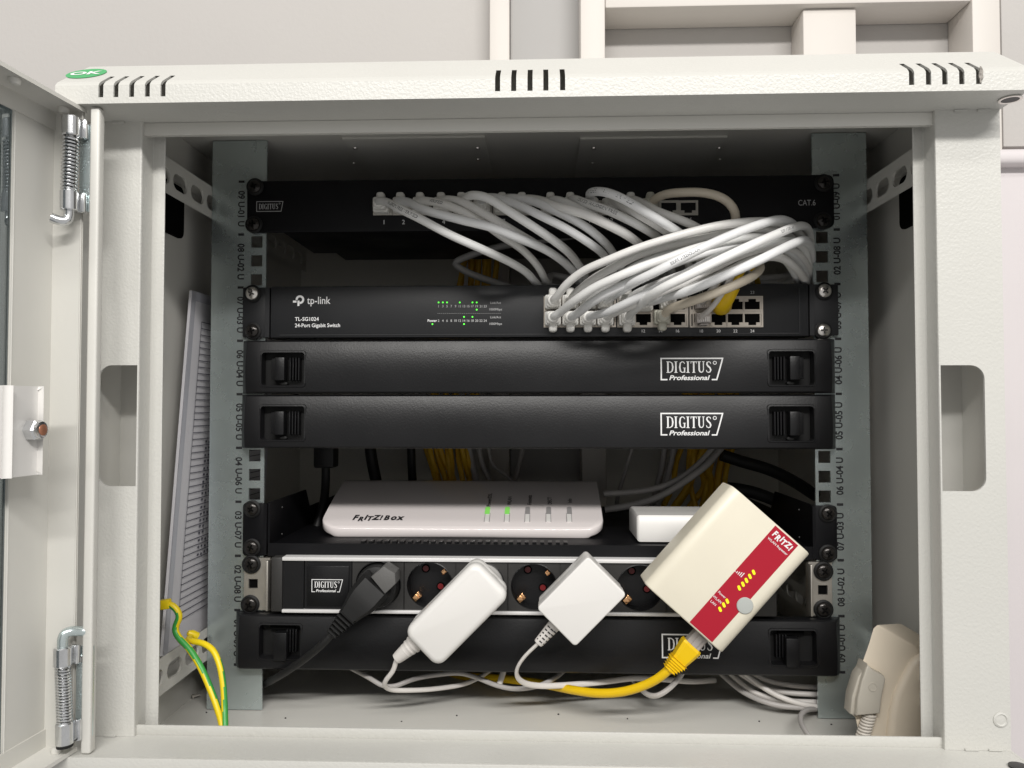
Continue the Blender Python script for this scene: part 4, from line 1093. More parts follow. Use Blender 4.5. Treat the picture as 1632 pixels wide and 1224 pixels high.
sw_paths = {
 'A': (881, 483, 't', [(888, 473, -.034), (899, 457, -.044), (928, 433, -.056), (968, 415, -.066), (1017, 395.5, -.072), (1066, 380, -.076), (1105, 369, -.078), (1138, 361, -.078), (1177, 355, -.074), (1216, 353, -.066), (1250, 357, -.050), (1274, 372, -.026), (1286, 400, -.002), (1288, 432, .018)]),
 'E': (881, 509, 'b', [(890, 500, -.034), (915, 480, -.056), (948, 458, -.070), (987, 440, -.080), (1026, 424, -.084), (1060, 413, -.084), (1099, 399, -.080), (1158, 384, -.072), (1216, 379, -.058), (1256, 400, -.032), (1276, 432, -.002), (1281, 452, .018)]),
 'F': (908.5, 483, 't', [(917, 468, -.034), (948, 443, -.046), (977, 427, -.056), (1017, 406, -.062), (1066, 391, -.066), (1124, 379, -.066), (1177, 368, -.062), (1226, 366, -.052), (1262, 380, -.030), (1280, 412, -.004), (1286, 440, .018)]),
 'G': (908.5, 509, 'b', [(917, 502, -.034), (940, 484, -.054), (968, 467, -.066), (1007, 448, -.074), (1046, 430, -.078), (1100, 411, -.076), (1150, 397, -.070), (1200, 392, -.058), (1245, 408, -.034), (1268, 438, -.004), (1273, 455, .018)]),
 'I': (936, 483, 't', [(946, 469, -.034), (975, 449, -.048), (1010, 426, -.056), (1060, 406, -.060), (1110, 393, -.058), (1165, 381, -.054), (1215, 379, -.044), (1252, 396, -.024), (1272, 428, 0), (1278, 450, .02)]),
 'H': (936, 509, 'b', [(946, 503, -.036), (968, 497, -.052), (1007, 479, -.070), (1046, 459, -.080), (1085, 440, -.084), (1138, 413, -.082), (1187, 394, -.074), (1230, 391, -.058), (1264, 408, -.030), (1281, 432, -.003), (1286, 452, .018)]),
 'B': (963.5, 483, 't', [(972, 476, -.036), (987, 465, -.060), (1017, 447, -.084), (1040, 436, -.092), (1069, 421, -.098), (1118, 396, -.100), (1177, 370, -.094), (1216, 356, -.082), (1242, 350, -.066), (1262, 356, -.044), (1272, 372, -.020), (1277, 398, .004), (1280, 432, .022)]),
 'J': (963.5, 509, 'b', [(975, 500, -.036), (1007, 486, -.060), (1046, 468, -.076), (1085, 451, -.082), (1130, 430, -.084), (1180, 406, -.078), (1222, 395, -.064), (1262, 399, -.036), (1284, 420, -.008), (1289, 444, .018)]),
 'K': (998, 483, 't', [(1008, 472, -.036), (1036, 458, -.060), (1066, 446, -.076), (1110, 430, -.088), (1160, 410, -.090), (1210, 392, -.080), (1250, 384, -.060), (1278, 392, -.030), (1288, 418, -.004), (1289, 444, .018)]),
 'C': (998, 509, 'b', [(1005, 500, -.038), (1021, 485, -.066), (1040, 469, -.088), (1060, 457, -.098), (1089, 443, -.104), (1138, 419, -.108), (1197, 391, -.102), (1236, 374, -.088), (1260, 364, -.070), (1279, 360, -.046), (1289, 369, -.018), (1292, 394, .006), (1291, 428, .024)]),
 'D': (1025.5, 486, 't', [(1036, 481, -.038), (1060, 474, -.064), (1099, 463, -.084), (1158, 438, -.094), (1197, 421, -.096), (1236, 402, -.088), (1265, 388, -.070), (1283, 383, -.046), (1291, 392, -.020), (1293, 416, .004), (1290, 444, .022)]),
 'N': (1063, 483, 't', [(1072, 470, -.040), (1100, 458, -.060), (1150, 438, -.072), (1200, 414, -.072), (1240, 410, -.056), (1268, 427, -.030), (1283, 447, 0), (1285, 458, .018)]),
}
order = ['E', 'G', 'A', 'F', 'I', 'H', 'B', 'J', 'K', 'C', 'D', 'N']
ordw = ['first', 'second', 'third', 'fourth', 'fifth', 'sixth', 'seventh', 'eighth', 'ninth', 'tenth', 'eleventh', 'twelfth', 'thirteenth']
tidx = {}
SHZ = row_z(2)            # lid of the switch
for i in range(13):
    px = PORTX[i]
    wh = f'white patch cable from the patch panel port {ordw[i]} from the left'
    if i == 0: wh = 'white patch cable from the leftmost patch panel port, slanting down across the black panel'
    if i == 10: wh = 'white patch cable with bold black print arching highest out of the patch panel'
    if i == 12: wh = 'white patch cable next to the cream one on the patch panel'
    pc = thing('ethernet_cable', wh, 'network cable', P(px, 331, -.01), group='white patch cables between patch panel and switch')
    g = G(); e0 = boot(g, px, 331, PYF - 0.0012, WPLUG, 'p'); obj('plug', g, pc)
    pts = [e0 + V3((0, 0.006, 0)), e0 + V3((0, -0.003, 0.0002))] + [P(q[0], q[1], q[2] * (1.0 + 0.5 * min(1, max(0, (-q[2] - 0.018) / 0.02)))) for q in panel_paths[i]]
    if i < 12:
        key = order[i]; spx, spy, kd, sp = sw_paths[key]
        g = G(); e1 = boot(g, spx, spy, SYF - 0.0016, WPLUG, kd); obj('plug', g, pc)
        lay = SHZ + 0.0035 + (i % 3) * 0.006; ly = 0.05 + (i % 6) * 0.009
        a = pts[-1]; b = P(*sp[-1])
        pts += [V3((a.x + 0.006, ly - 0.008, lay + 0.003)), V3((a.x + 0.03, ly, lay)), V3(((a.x + b.x) / 2 + 0.02, ly + 0.006, lay)), V3((b.x - 0.03, ly, lay)), V3((b.x - 0.006, ly - 0.012, min(lay + 0.004, b.z + 0.002)))]
        pts += [P(*q) for q in sp[::-1]] + [e1 + V3((0, -0.003, 0)), e1 + V3((0, 0.006, 0))]
    else:
        pts += [V3((pts[-1].x + 0.01, 0.07, SHZ + 0.004)), V3((pts[-1].x + 0.03, 0.2, SHZ + 0.002)), V3((pts[-1].x + 0.03, 0.24, SHZ - 0.05))]
    path = spline(pts, 0.0035)
    g = cable_mesh(path, R_C * (1, .97, 1.03)[(i * 2) % 3], WCABLES[(i * 5 + i // 3) % 3], n=14); obj('jacket', g, pc)
    if i in (0, 2, 9, 10, 5, 7):
        s0, tx = {0: (0.038, 'HALOGEN FREE VERIFIED'), 2: (0.030, 'VERIFIED'), 9: (0.030, 'VERIFIED  HALOGEN FREE'), 10: (0.022, 'CAT 6  HALOGEN FREE  VERIFIED'), 5: (0.03, ''), 7: (0.03, '')}[i]
        if tx:
            g = print_on(path, R_C, tx, s0, 0.0034 if i != 10 else 0.0043, ang=0.25 if i != 0 else 0.1, material=INK if i in (0, 10) else INKC); obj('cable_print', g, pc, flat=True)
    if i < 12 and order[i] in 'BCDG':
        Ltot = sum((path[k + 1] - path[k]).length for k in range(len(path) - 1))
        s0 = {'B': 0.115, 'C': 0.20, 'D': 0.0, 'G': 0.0}[order[i]]
        if s0:
            q = print_on(path, R_C, 'HALOGEN FREE', Ltot - s0, 0.0030, ang=0.1); obj('cable_print', q, pc, flat=True)

# cream cable, port 14 to port 14
pc = thing('ethernet_cable', 'cream patch cable looping over the open patch panel ports', 'network cable', P(1034, 331, -.01))
g = G(); e0 = boot(g, 1034, 331, PYF - 0.0012, CREAMP, 'p'); obj('plug', g, pc)
g = G(); e1 = boot(g, 1053, 507, SYF - 0.0016, CREAMP, 'b'); obj('plug', g, pc)
pts = [e0 + V3((0, .006, 0)), e0 + V3((0.001, -.001, 0.001))] + [P(*q) for q in [(1052, 312, -.030), (1068, 308, -.036), (1085, 307, -.040), (1115, 306.5, -.044), (1144, 312, -.046), (1163, 324, -.046), (1173, 339, -.044), (1172, 355, -.036), (1176, 380, -.022), (1198, 408, -.022), (1212, 424, -.036), (1205, 436, -.050), (1187, 447, -.062), (1158, 460, -.066), (1118, 475, -.060), (1085, 486, -.048), (1066, 492, -.038)]] + [e1 + V3((0.001, -.002, 0.002)), e1 + V3((0, .006, 0))]
obj('jacket', cable_mesh(spline(pts, .0035), 0.0034, CREAMC, n=14), pc)
# two thin grey leads with clear plugs
for k, (lab, prt, pts) in enumerate((('thin grey lead with a clear plug, upper row beside the yellow plug', (1118, 485.5, 't'), [(1120, 482, -.02), (1127, 472, -.034), (1140, 455, -.042), (1152, 438, -.044), (1160, 420, -.03), (1170, 430, 0), (1175, 455, .03)]),
                                     ('thin grey lead with a clear plug in the lower row of switch ports', (1118, 509, 'b'), [(1117, 506, -.02), (1130, 495, -.036), (1146, 475, -.046), (1160, 452, -.050), (1172, 430, -.046), (1184, 415, -.03), (1195, 430, .0), (1200, 455, .03)]))):
    lc = thing('network_lead', lab, 'network cable', P(*prt[:2], -0.01))
    g = G(); c = P(prt[0], prt[1], SYF - 0.0016); g.rbox(c + V3((0, -0.004, 0)), (0.0057, 0, 0), (0, 0.007, 0), (0, 0, 0.004), 0.0005, CLEAR, 2)
    s_ = 1 if prt[2] == 't' else -1; g.obox(c + V3((0, -0.006, s_ * 0.0052)), (0.003, 0, 0), (0, 0.006, 0), (0, 0, 0.0006), CLEAR)
    for q in range(6): g.box(c.x - 0.0038 + q * 0.0014, c.x - 0.0032 + q * 0.0014, c.y - 0.0112, c.y - 0.006, c.z - 0.003, c.z + 0.001, NICKEL)
    obj('plug', g, lc)
    obj('jacket', cable_mesh(spline([c + V3((0, -0.008, 0))] + [P(*q) for q in pts], .003), 0.0021 if k else 0.0026, WHITE2 if k else GREYC, n=12, flat=1.0), lc)
# yellow plug in the upper row
yc = thing('network_cable', 'yellow network cable with yellow boot in the upper row of switch ports', 'network cable', P(1147, 485, -.01))
g = G(); c = P(1146, 486, SYF - 0.0016); g.rbox(c + V3((0.001, -0.004, 0)), (0.0057, 0, 0), (0, 0.007, 0), (0, 0, 0.0042), 0.0006, YELC, 2)
g.tube(spline([c + V3((0.001, -0.004, -0.0005)), P(1152, 482, -.026), P(1160, 470, -.034), P(1168, 456, -.038)], .002), 0.0072, YELC, 16, rad=lambda t: 1.15 - 0.35 * t)
obj('boot', g, yc)
obj('jacket', cable_mesh(px_path([(1160, 470, -.034), (1170, 452, -.038), (1180, 434, -.036), (1192, 420, -.02), (1202, 435, .01), (1208, 458, .04)]), 0.0030, YELC, n=14), yc)

# ------------------------------------------------------------------ cables behind the equipment
def lead(name, label, cat, pts, r, m_, group=None, flat=1.0, up=None, n=10, ext=True, step=0.005):
    path = px_path(pts, step)
    return obj(name, cable_mesh(path, r, m_, n=n, flat=flat, up=up), label=label, cat=cat, group=group)
ORD = ['first', 'second', 'third', 'fourth', 'fifth', 'sixth', 'seventh', 'eighth', 'ninth', 'tenth']
GB = 'installation cables rising behind the equipment'
lead('grey_cable', 'dark grey cable bending sharply in the gap above the switch', 'cable', [(985, 352, .03), (960, 366, .03), (915, 375, .035), (875, 381, .04), (805, 391, .05), (760, 403, .05), (732, 414, .05), (723, 420, .05), (733, 428, .05), (756, 439, .05), (801, 454, .05), (850, 470, .05)], 0.0032, DGREYC)
k = 0
for j in range(9):
    xx = 683 + j * 8.0; off = [0, 3, -2, 4, 1, -3, 5, 2, 0][j]
    q_ = lambda s_=9: random.uniform(-s_, s_)
    pts = [(735 + j * 7 + q_(), 395, .21 + q_() * .001), (728 + j * 8 + q_(), 440, .215 + q_() * .001), (710 + j * 8 + q_(), 560, .22), (xx - 4 + q_(5), 690, .222 + q_() * .001), (xx + q_(4), 730, .222 + q_() * .001), (xx + 8 + off + q_(7), 770, .222 + q_() * .001), (xx + 16 + off + q_(14), 850, .228), (xx + 14, 1000, .23)]
    lead('yellow_cable', f'{ORD[j]} yellow installation cable from the left in the bundle behind the router', 'cable', pts, 0.0031, YELB, GB + ', left bundle', n=10)
for j in range(3):
    xx = 752 + j * 16
    lead('grey_cable', ('grey cable just right of the yellow bundle behind the router', 'second grey cable right of the yellow bundle behind the router', 'thin grey cable loop behind the router lid')[j], 'cable', [(xx - 20, 600, .22), (xx - 6, 700, .22), (xx, 740, .22), (xx + (8, 14, 34)[j], 770, .225), (xx + 20, 850, .23)], (0.0034, 0.0030, 0.0020)[j], GREYC)
for j in range(10):
    xx = 1082 + j * 9.4; off = random.uniform(-5, 5)
    pts = [(xx + 6, 560, .20), (xx + 4 + q_(7), 700, .205 + q_() * .001), (xx + q_(8), 735, .205 + q_() * .0012), (xx - 6 + q_(12), 775, .205 + q_() * .0012), (xx - 14 + q_(14), 815, .21 + q_() * .001), (xx - 16 + q_(14), 860, .212), (xx - 16, 950, .22)]
    lead('yellow_cable', f'{ORD[j]} yellow installation cable from the left in the bundle behind the cream repeater', 'cable', pts, 0.0029 + .0005 * (j % 3), YELB, GB + ', right bundle')
for j, (lab, pts, r) in enumerate((
    ('grey cable rising left of the right yellow bundle', [(1062, 690, .20), (1056, 740, .205), (1044, 790, .21), (1030, 850, .215)], .0034),
    ('grey cable beside the right yellow bundle, slanting', [(1078, 690, .19), (1068, 745, .195), (1050, 800, .20), (1030, 850, .21)], .0030),
    ('long grey cable crossing in front of the right yellow bundle', [(962, 787, .12), (1010, 784, .12), (1055, 776, .12), (1095, 755, .125), (1130, 722, .13), (1150, 690, .14)], .0030),
    ('lower grey cable crossing in front of the right yellow bundle', [(964, 812, .11), (1005, 806, .11), (1050, 792, .11), (1090, 768, .115), (1125, 742, .12), (1160, 700, .14)], .0034),
    ('thin grey cable hanging down right of the router', [(1015, 690, .2), (1000, 740, .2), (985, 790, .205), (978, 830, .21)], .0022),
    ('grey cable hanging near the middle of the back wall', [(838, 690, .24), (828, 740, .245), (815, 790, .25)], .0030))):
    lead('grey_cable', lab, 'cable', pts, r, GREYC)
for j, (lab, pts) in enumerate((('upper black hose curving behind the repeater', [(1150, 725, .14), (1180, 735, .14), (1225, 748, .14), (1270, 770, .15), (1300, 790, .16)]), ('lower black hose curving behind the repeater', [(1160, 778, .12), (1190, 782, .12), (1230, 795, .12), (1265, 815, .12), (1295, 845, .13)]))):
    lead('black_hose', lab, 'hose', pts, 0.006, RUBBER, n=14)
# black plug and lead on the far left behind the router
bl = thing('power_lead', 'black plug and lead hanging in the dark left of the router', 'power lead', P(520, 760, .12))
g = G(); a = P(520, 722, .12); g.rbox(a, (0.010, 0, 0), (0, 0.010, 0), (0, 0, 0.014), 0.002, RUBBER, 2); obj('plug', g, bl)
obj('cord', cable_mesh(px_path([(519, 735, .12), (519, 770, .12), (516, 800, .11), (505, 840, .1)]), 0.0042, RUBBER, n=12), bl)
lead('black_cable', 'black cable hanging behind the left end of the router', 'cable', [(588, 690, .2), (592, 730, .2), (600, 770, .2), (610, 830, .21)], 0.0062, RUBBER)
lead('black_cable', 'thinner black cable just left of the yellow bundle', 'cable', [(655, 690, .21), (656, 740, .21), (660, 800, .22)], 0.0046, RUBBER)

# ------------------------------------------------------------------ black angled mains plug in the first socket
mp = thing('mains_plug', 'black angled mains plug in the leftmost socket', 'plug', P(603, 931, QY))
def PV(px, py, y): return P(px, py, y)
c = P(605, 930, QY + 0.006)
g = G(); g.lathe(c, NY, [(0.0172, -0.004), (0.0172, 0.010), (0.0160, 0.0135), (0.012, 0.0150)], RUBBER, 30)
obj('plug_face', g, mp)
ax = (P(552, 985, -.04) - P(612, 918, -.04)).normalized(); ax.y = 0; ax.normalize(); pv = V3((-ax.z, 0, ax.x))
g = G(); o_ = P(601, 930, -.030) + ax * 0.006
# tapered body: top block then slimmer neck
def sect(t, hw, hd, yc): 
    q = o_ + ax * t; return [V3((q.x, yc, q.z)) + pv * (hw * a) + NY * (hd * b) for a, b in ((-1, -.75), (-.8, -1), (.8, -1), (1, -.75), (1, .6), (.75, 1), (-.75, 1), (-1, .6))]
secs = [sect(-0.0065, .0115, .009, -.020), sect(-0.005, .0130, .012, -.024), sect(0.005, .0130, .013, -.027), sect(0.012, .0118, .012, -.029), sect(0.018, .0095, .010, -.031), sect(0.025, .0078, .0080, -.033)]
for A, B in zip(secs[:-1], secs[1:]):
    for k in range(8): g.add([A[k], A[(k + 1) % 8], B[(k + 1) % 8], B[k]], [(0, 1, 2, 3)], RUBBER)
g.add(secs[0], [tuple(range(8))], RUBBER); g.add(secs[-1], [tuple(range(8))], RUBBER)
t = bmesh.new()
for p in g.v: t.verts.new(p)
t.verts.ensure_lookup_table()
for f in g.f: t.faces.new([t.verts[k] for k in f])
bmesh.ops.remove_doubles(t, verts=t.verts[:], dist=1e-6)
g2 = G(); g2.bm(t, RUBBER)
# grey textured grip face
q = P(607, 924, -.030)
pl = [(-0.0005, -0.0085), (0.0135, 0.0015), (0.0085, 0.0080), (0.002, 0.0100), (-0.0095, 0.003)]
obj('body', g2, mp, sharp=30)
g = G(); g.prism([V3((q.x + a, -0.0345 + 0.0, q.z + b)) for a, b in ((-0.0070, 0.0030), (0.0040, -0.0100), (0.0125, -0.0020), (0.0118, 0.0060), (0.0030, 0.0115))], (0, 0.020, 0), GRIP, 0.001); obj('grip', g, mp)
g = G(); b0 = o_ + ax * 0.0235; b0.y = -0.033
for k in range(6):
    p = b0 + ax * (0.0005 + k * 0.0036); g.rbox(p + ax * 0.0011, ax * 0.0011, pv * (0.0070 - k * .0006), NY * (0.0072 - k * .0005), 0.0006, RUBBER, 2)
    g.cyl(p, p + ax * 0.0045, 0.0040, RUBBER, 12)
obj('strain_relief', g, mp)
e = b0 + ax * 0.022
obj('cord', cable_mesh(spline([e - ax * 0.006, e, P(520, 1021, -.034), P(487, 1049, -.030), P(455, 1071, -.022), P(435, 1083, -.006), P(418, 1092, .02), P(395, 1102, .05)], .004), 0.0030, RUBBER, n=14), mp)

# ------------------------------------------------------------------ white power adapters
def adapter(label, quad, yf, yb, rcorner, bev, m_, plug_at, foot=True):
    P4 = [P(*q, yf) for q in quad]           # top, right, bottom, left
    c = sum(P4, V3()) / 4
    e1 = ((P4[0] - P4[3]) + (P4[1] - P4[2])).normalized(); e1.y = 0; e1.normalize()
    e2 = V3((e1.z, 0, -e1.x))
    h1 = ((P4[0] - P4[3]).length + (P4[1] - P4[2]).length) / 4; h2 = ((P4[1] - P4[0]).length + (P4[2] - P4[3]).length) / 4
    ad = thing('power_adapter', label, 'power adapter', (c.x, yb, c.z), group='white plug-in power adapters')
    g = G(); pl = rrect(-h1, h1, -h2, h2, rcorner, 6)
    g.prism([c + e1 * a + e2 * b for a, b in pl], (0, (yb - yf) * .58, 0), m_, bev, 4)
    g.prism([c + V3((0, (yb - yf) * .585, 0)) + e1 * a * .985 + e2 * b * .985 for a, b in pl], (0, (yb - yf) * .41, 0), m_, bev * .5, 2)
    obj('body', g, ad)
    g = G(); s_ = P(*plug_at, QY); g.lathe(V3((s_.x, QY + 0.010, s_.z)), NY, [(0.0172, 0), (0.0172, -QY + 0.010 + (-yb - 0.0) - 0.0)], m_, 28); obj('plug_base', g, ad)
    return ad, c, e1, e2, h1, h2
a1, c, e1, e2, h1, h2 = adapter('long rounded white power adapter in the third socket', ((759, 891), (811, 953), (696, 1069), (642, 1008)), -0.050, -0.021, 0.0080, 0.0050, ADAPT, (768, 933))
s0 = c - e1 * h1 + e2 * (-0.0055); s0.y = -0.036
dr = V3((-0.72, 0, -0.62)).normalized()
g = G(); g.tube([s0 + dr * t for t in (-.004, 0, .006, .012, .018, .0215)], 0.0068, WHITE2, 14, rad=lambda t: 1.12 - .5 * t)
for k in range(5): g.lathe(s0 + dr * (0.0035 + k * .0036), dr, [(0.0070 - k * .0007, 0), (0.0072 - k * .0007, .0008), (0.0070 - k * .0007, .0016)], WHITE2, 16)
obj('strain_relief', g, a1)
e = s0 + dr * .0215
obj('cord', cable_mesh(spline([e - dr * .004, e] + [P(*q) for q in ((627, 1071, -.034), (615, 1082, -.032), (612, 1092, -.028), (622, 1099, -.02), (660, 1100, -.008), (700, 1097, .004), (740, 1090, .016), (765, 1079, .03), (785, 1065, .05))], .003), 0.0019, WHITE2, n=12), a1)
a2, c, e1, e2, h1, h2 = adapter('short square white power adapter in the fifth socket', ((938, 891), (998, 944), (918, 1035), (854, 966)), -0.052, -0.023, 0.0030, 0.0012, ADAPT, (935, 935))
s0 = c - e1 * h1 - e2 * (h2 * .42); s0.y = -0.038
s0 = P(884, 996, -.038); dr = (P(858, 1025, -.038) - s0).normalized(); L_ = (P(858, 1025, -.038) - s0).length; pv = V3((-dr.z, 0, dr.x))
g = G(); g.tube([s0 + dr * L_ * t_ for t_ in (-.08, 0, .3, .6, .95, 1.02)], 0.0056, WHITE2, 14, flat=0.75, up=(0, 1, 0), rad=lambda t_: 1.0 - .38 * t_)
for k in range(5):
    for s_ in (-1, 0, 1): g.obox(s0 + dr * (L_ * (.18 + k * .17)) + pv * s_ * (.0030 - k * .0002) + NY * (.0041 - k * .0003 - abs(s_) * .0010), dr * .00045, pv * .0012, NY * .0003, DGREY)
obj('strain_relief', g, a2)
obj('cord', cable_mesh(spline([s0 + dr * L_ * .8] + [P(*q) for q in ((856, 1027, -.037), (838, 1044, -.036), (825, 1062, -.034), (823, 1076, -.03), (834, 1088, -.022), (858, 1093, -.012), (900, 1092, -.002), (960, 1087, .008), (1010, 1081, .016), (1050, 1082, .022), (1100, 1086, .03), (1140, 1084, .05))], .003), 0.0023, WHITE2, n=12, flat=0.6), a2)
lead('grey_lead', 'grey lead looping beneath the long white adapter', 'cable', [(530, 1052, .03), (560, 1065, .012), (590, 1081, .0), (612, 1094, -.004), (628, 1094, -.006), (660, 1082, .0), (700, 1075, .008), (735, 1073, .010), (760, 1080, .008), (790, 1092, .0), (820, 1098, -.006), (855, 1094, -.004), (885, 1080, .008), (905, 1063, .03)], 0.0019, GREYC, n=12, step=.003)
lead('white_stub', 'short white cable end hanging below the bottom panel', 'cable', [(805, 1062, .012), (801, 1075, .010), (796, 1090, .008)], 0.0024, WHITE2)
lead('white_lead', 'white lead hanging in a hook below the repeater', 'cable', [(1094, 1060, .01), (1084, 1078, .006), (1068, 1096, .0), (1048, 1109, -.004), (1034, 1108, .004), (1022, 1098, .02), (1010, 1085, .04)], 0.0022, WHITE2, step=.003)
GF = 'grey cables bunched at the lower right'
for j, pts in enumerate(([(1195, 1070, .03), (1222, 1084, .025), (1260, 1092, .02), (1300, 1095, .02), (1340, 1097, .03)], [(1178, 1072, .03), (1212, 1094, .022), (1256, 1104, .018), (1300, 1107, .016), (1340, 1108, .03)], [(1162, 1072, .035), (1198, 1102, .02), (1246, 1116, .012), (1300, 1119, .010), (1340, 1119, .03)], [(1145, 1070, .04), (1186, 1104, .02), (1238, 1124, .006), (1300, 1128, .006), (1340, 1127, .03)], [(1186, 1072, .022), (1226, 1102, .010), (1266, 1119, .004), (1300, 1126, .004), (1340, 1127, .02)])):
    lead('grey_lead', f'{ORD[j]} grey cable, counted from the top, in the bunch behind the right rack rail foot', 'cable', pts, 0.0022, WHITE2 if j != 3 else GREYC, GF, step=.004)
lead('thin_wire', 'thin mauve wire dropping to the front lip beside the right rail', 'wire', [(1300, 1130, .004), (1287, 1131, -.008), (1277, 1138, -.02), (1276, 1150, -.035), (1282, 1163, -.05), (1294, 1180, -.065)], 0.0019, GREYC, step=.003)

# ------------------------------------------------------------------ repeater with yellow cable
RPY = -0.062
quad = [(1166.5, 774), (1288.5, 882), (1151, 1042), (1026, 927)]
P4 = [P(*q, RPY + 0.006) for q in quad]
c = sum(P4, V3()) / 4
e1 = ((P4[0] - P4[3]) + (P4[1] - P4[2])); e1.y = 0; e1.normalize(); e2 = V3((e1.z, 0, -e1.x))
h1 = ((P4[0] - P4[3]).length + (P4[1] - P4[2]).length) / 4; h2 = ((P4[1] - P4[0]).length + (P4[2] - P4[3]).length) / 4
rp_ = thing('wifi_repeater', 'cream wireless repeater with a red stripe, tilted in the socket strip', 'repeater', (c.x, -0.02, c.z))
# cross-section across e2: long sides rounded over
prof = []
for a in [k * 90 / 7 for k in range(8)]: prof.append((-h2 + 0.0075 * (1 - math.sin(math.radians(a))) * 1.0, 0.006 - 0.006 * (1 - math.cos(math.radians(a))) + 0 if False else 0.006 * (1 - math.sin(math.radians(a))) if False else 0.006 * math.cos(math.radians(a))))
prof = [(-h2 + 0.009 * (1 - math.cos(math.radians(a))), 0.0075 * (1 - math.sin(math.radians(a)))) for a in range(0, 91, 10)]
prof = [(-h2, 0.030)] + prof + [(-b, d) for b, d in prof[::-1]] + [(h2, 0.030)]
g = G(); t = bmesh.new()
lo = [t.verts.new(V3((c.x, RPY, c.z)) - e1 * h1 + e2 * b + V3((0, d, 0))) for b, d in prof]; hi = [t.verts.new(V3((c.x, RPY, c.z)) + e1 * h1 + e2 * b + V3((0, d, 0))) for b, d in prof]
n = len(prof); t.faces.new(lo); t.faces.new(hi)
for k in range(n): t.faces.new((lo[k], lo[(k + 1) % n], hi[(k + 1) % n], hi[k]))
bmesh.ops.recalc_face_normals(t, faces=t.faces[:])
es = [e for e in t.edges if (e.verts[0] in lo and e.verts[1] in lo) or (e.verts[0] in hi and e.verts[1] in hi)]
bmesh.ops.bevel(t, geom=es, offset=0.0012, segments=3, profile=.5, affect='EDGES')
g.bm(t, CREAM); obj('body', g, rp_, sharp=45)
g = G(); s_ = P(1104, 941, QY); g.lathe(V3((s_.x, QY + .01, s_.z)), NY, [(0.0172, 0), (0.0172, .035)], CREAM, 24); obj('plug_base', g, rp_)
fy = RPY - 0.0002
rq = [P(*q, fy) for q in ((1099, 991), (1134, 1024), (1271.5, 871), (1236, 838))]
def loc2(p): d = p - V3((c.x, p.y, c.z)); return d.dot(e1), d.dot(e2)
b0 = (loc2(rq[0])[1] + loc2(rq[3])[1]) / 2; b1 = (loc2(rq[1])[1] + loc2(rq[2])[1]) / 2
b1 = min(b1, h2 - 0.0092)
g = G(); lim = h1 - 0.0013
g.prism([V3((c.x, RPY - 0.00015, c.z)) + e1 * a + e2 * b for a, b in ((-lim, b0), (-lim, b1), (lim, b1), (lim, b0))], (0, 0.0005, 0), RED); obj('stripe', g, rp_)
g = G(); y_ = RPY - 0.0003
q = P(1247, 862, y_); xx = -0.0088
for ch, wd, up_ in (('F', .0034, .0004), ('R', .0034, -.0005), ('I', .0019, .0008), ('T', .0034, -.0002), ('Z', .0035, .0004), ('!', .0022, -.0002)):
    g.text(ch, 0.0060, q + e2 * (xx + wd / 2) + e1 * up_, e2, e1, PRINT, bold=0.045, shear=.12, sx=.86); xx += wd
g.text('WLAN Repeater', 0.0024, P(1239, 871, y_), e2, e1, PRINT, bold=0.01, sx=1.1)
for k in range(5): g.stroke([(0, 0), (0, 0.0008 + .0008 * k)], .0006, P(1171 + k * 2.4, 911 + k * 2.2, y_), e2, e1, PRINT)
for tt, px, py in (('Power', 1151, 948), ('WLAN', 1143, 955), ('LAN', 1137, 961)): g.text(tt, 0.0026, P(px, py, y_), e2, e1, PRINT, bold=0.005)
obj('lettering', g, rp_, flat=True)
for px, py in ((1201, 912), (1195, 918.5), (1189.5, 925), (1184, 931), (1178, 937), (1159, 958), (1153.5, 964), (1147.5, 971)):
    g = G(); d1 = (e2 * .9 - e1 * .1).normalized(); g.prism([P(px, py, RPY - 0.0003) + V3((.80, 0, -.60)) .normalized() * 0 + (Z1 * .9 - X1 * .35).normalized() * a + (X1 * .9 + Z1 * .35).normalized() * b for a, b in rrect(-0.0019, 0.0019, -0.0010, 0.0010, 0.00095, 4)], NY * 0.0003, LEDY); obj('indicator_light', g, rp_)
g = G(); g.lathe(P(1187, 965, RPY), NY, [(0.0060, -0.001), (0.0060, 0.0006), (0.0056, 0.0010), (0.003, 0.0012)], BUTTON, 28); obj('button', g, rp_)
# yellow cable with clear plug
yk = thing('network_cable', 'yellow network cable plugged into the lower end of the cream repeater', 'network cable', P(1080, 1050, -.045))
yy = -0.048
pa, pb, pe = P(1121, 1006, yy), P(1100, 1031, yy), P(1067, 1066, yy)
dr = (pe - pa).normalized(); pv = V3((-dr.z, 0, dr.x))
g = G(); m_ = (pa + pb) / 2; g.rbox(m_, dr * (pb - pa).length * .55, pv * 0.0058, NY * 0.0042, 0.0006, CLEAR, 2); g.obox(m_ + NY * .0048 + dr * .001, dr * .005, pv * .0022, NY * .0006, CLEAR)
obj('plug', g, yk)
g = G(); m0, m1 = P(1103, 1027, yy), P(1082, 1052, yy)
def sq(p, w_, h_): return [p + pv * w_ * a + NY * h_ * b for a, b in ((-1, -.7), (-.7, -1), (.7, -1), (1, -.7), (1, .7), (.7, 1), (-.7, 1), (-1, .7))]
ss = [sq(m0, .0074, .0058), sq(m0.lerp(m1, .12), .0080, .0062), sq(m0.lerp(m1, .75), .0066, .0056), sq(m1, .0060, .0052)]
for A, B in zip(ss[:-1], ss[1:]):
    for k in range(8): g.add([A[k], A[(k + 1) % 8], B[(k + 1) % 8], B[k]], [(0, 1, 2, 3)], YELC)
g.add(ss[0], [tuple(range(8))], YELC); g.add(ss[-1], [tuple(range(8))], YELC)
dd_ = (pe - m1).normalized(); L_ = (pe - m1).length
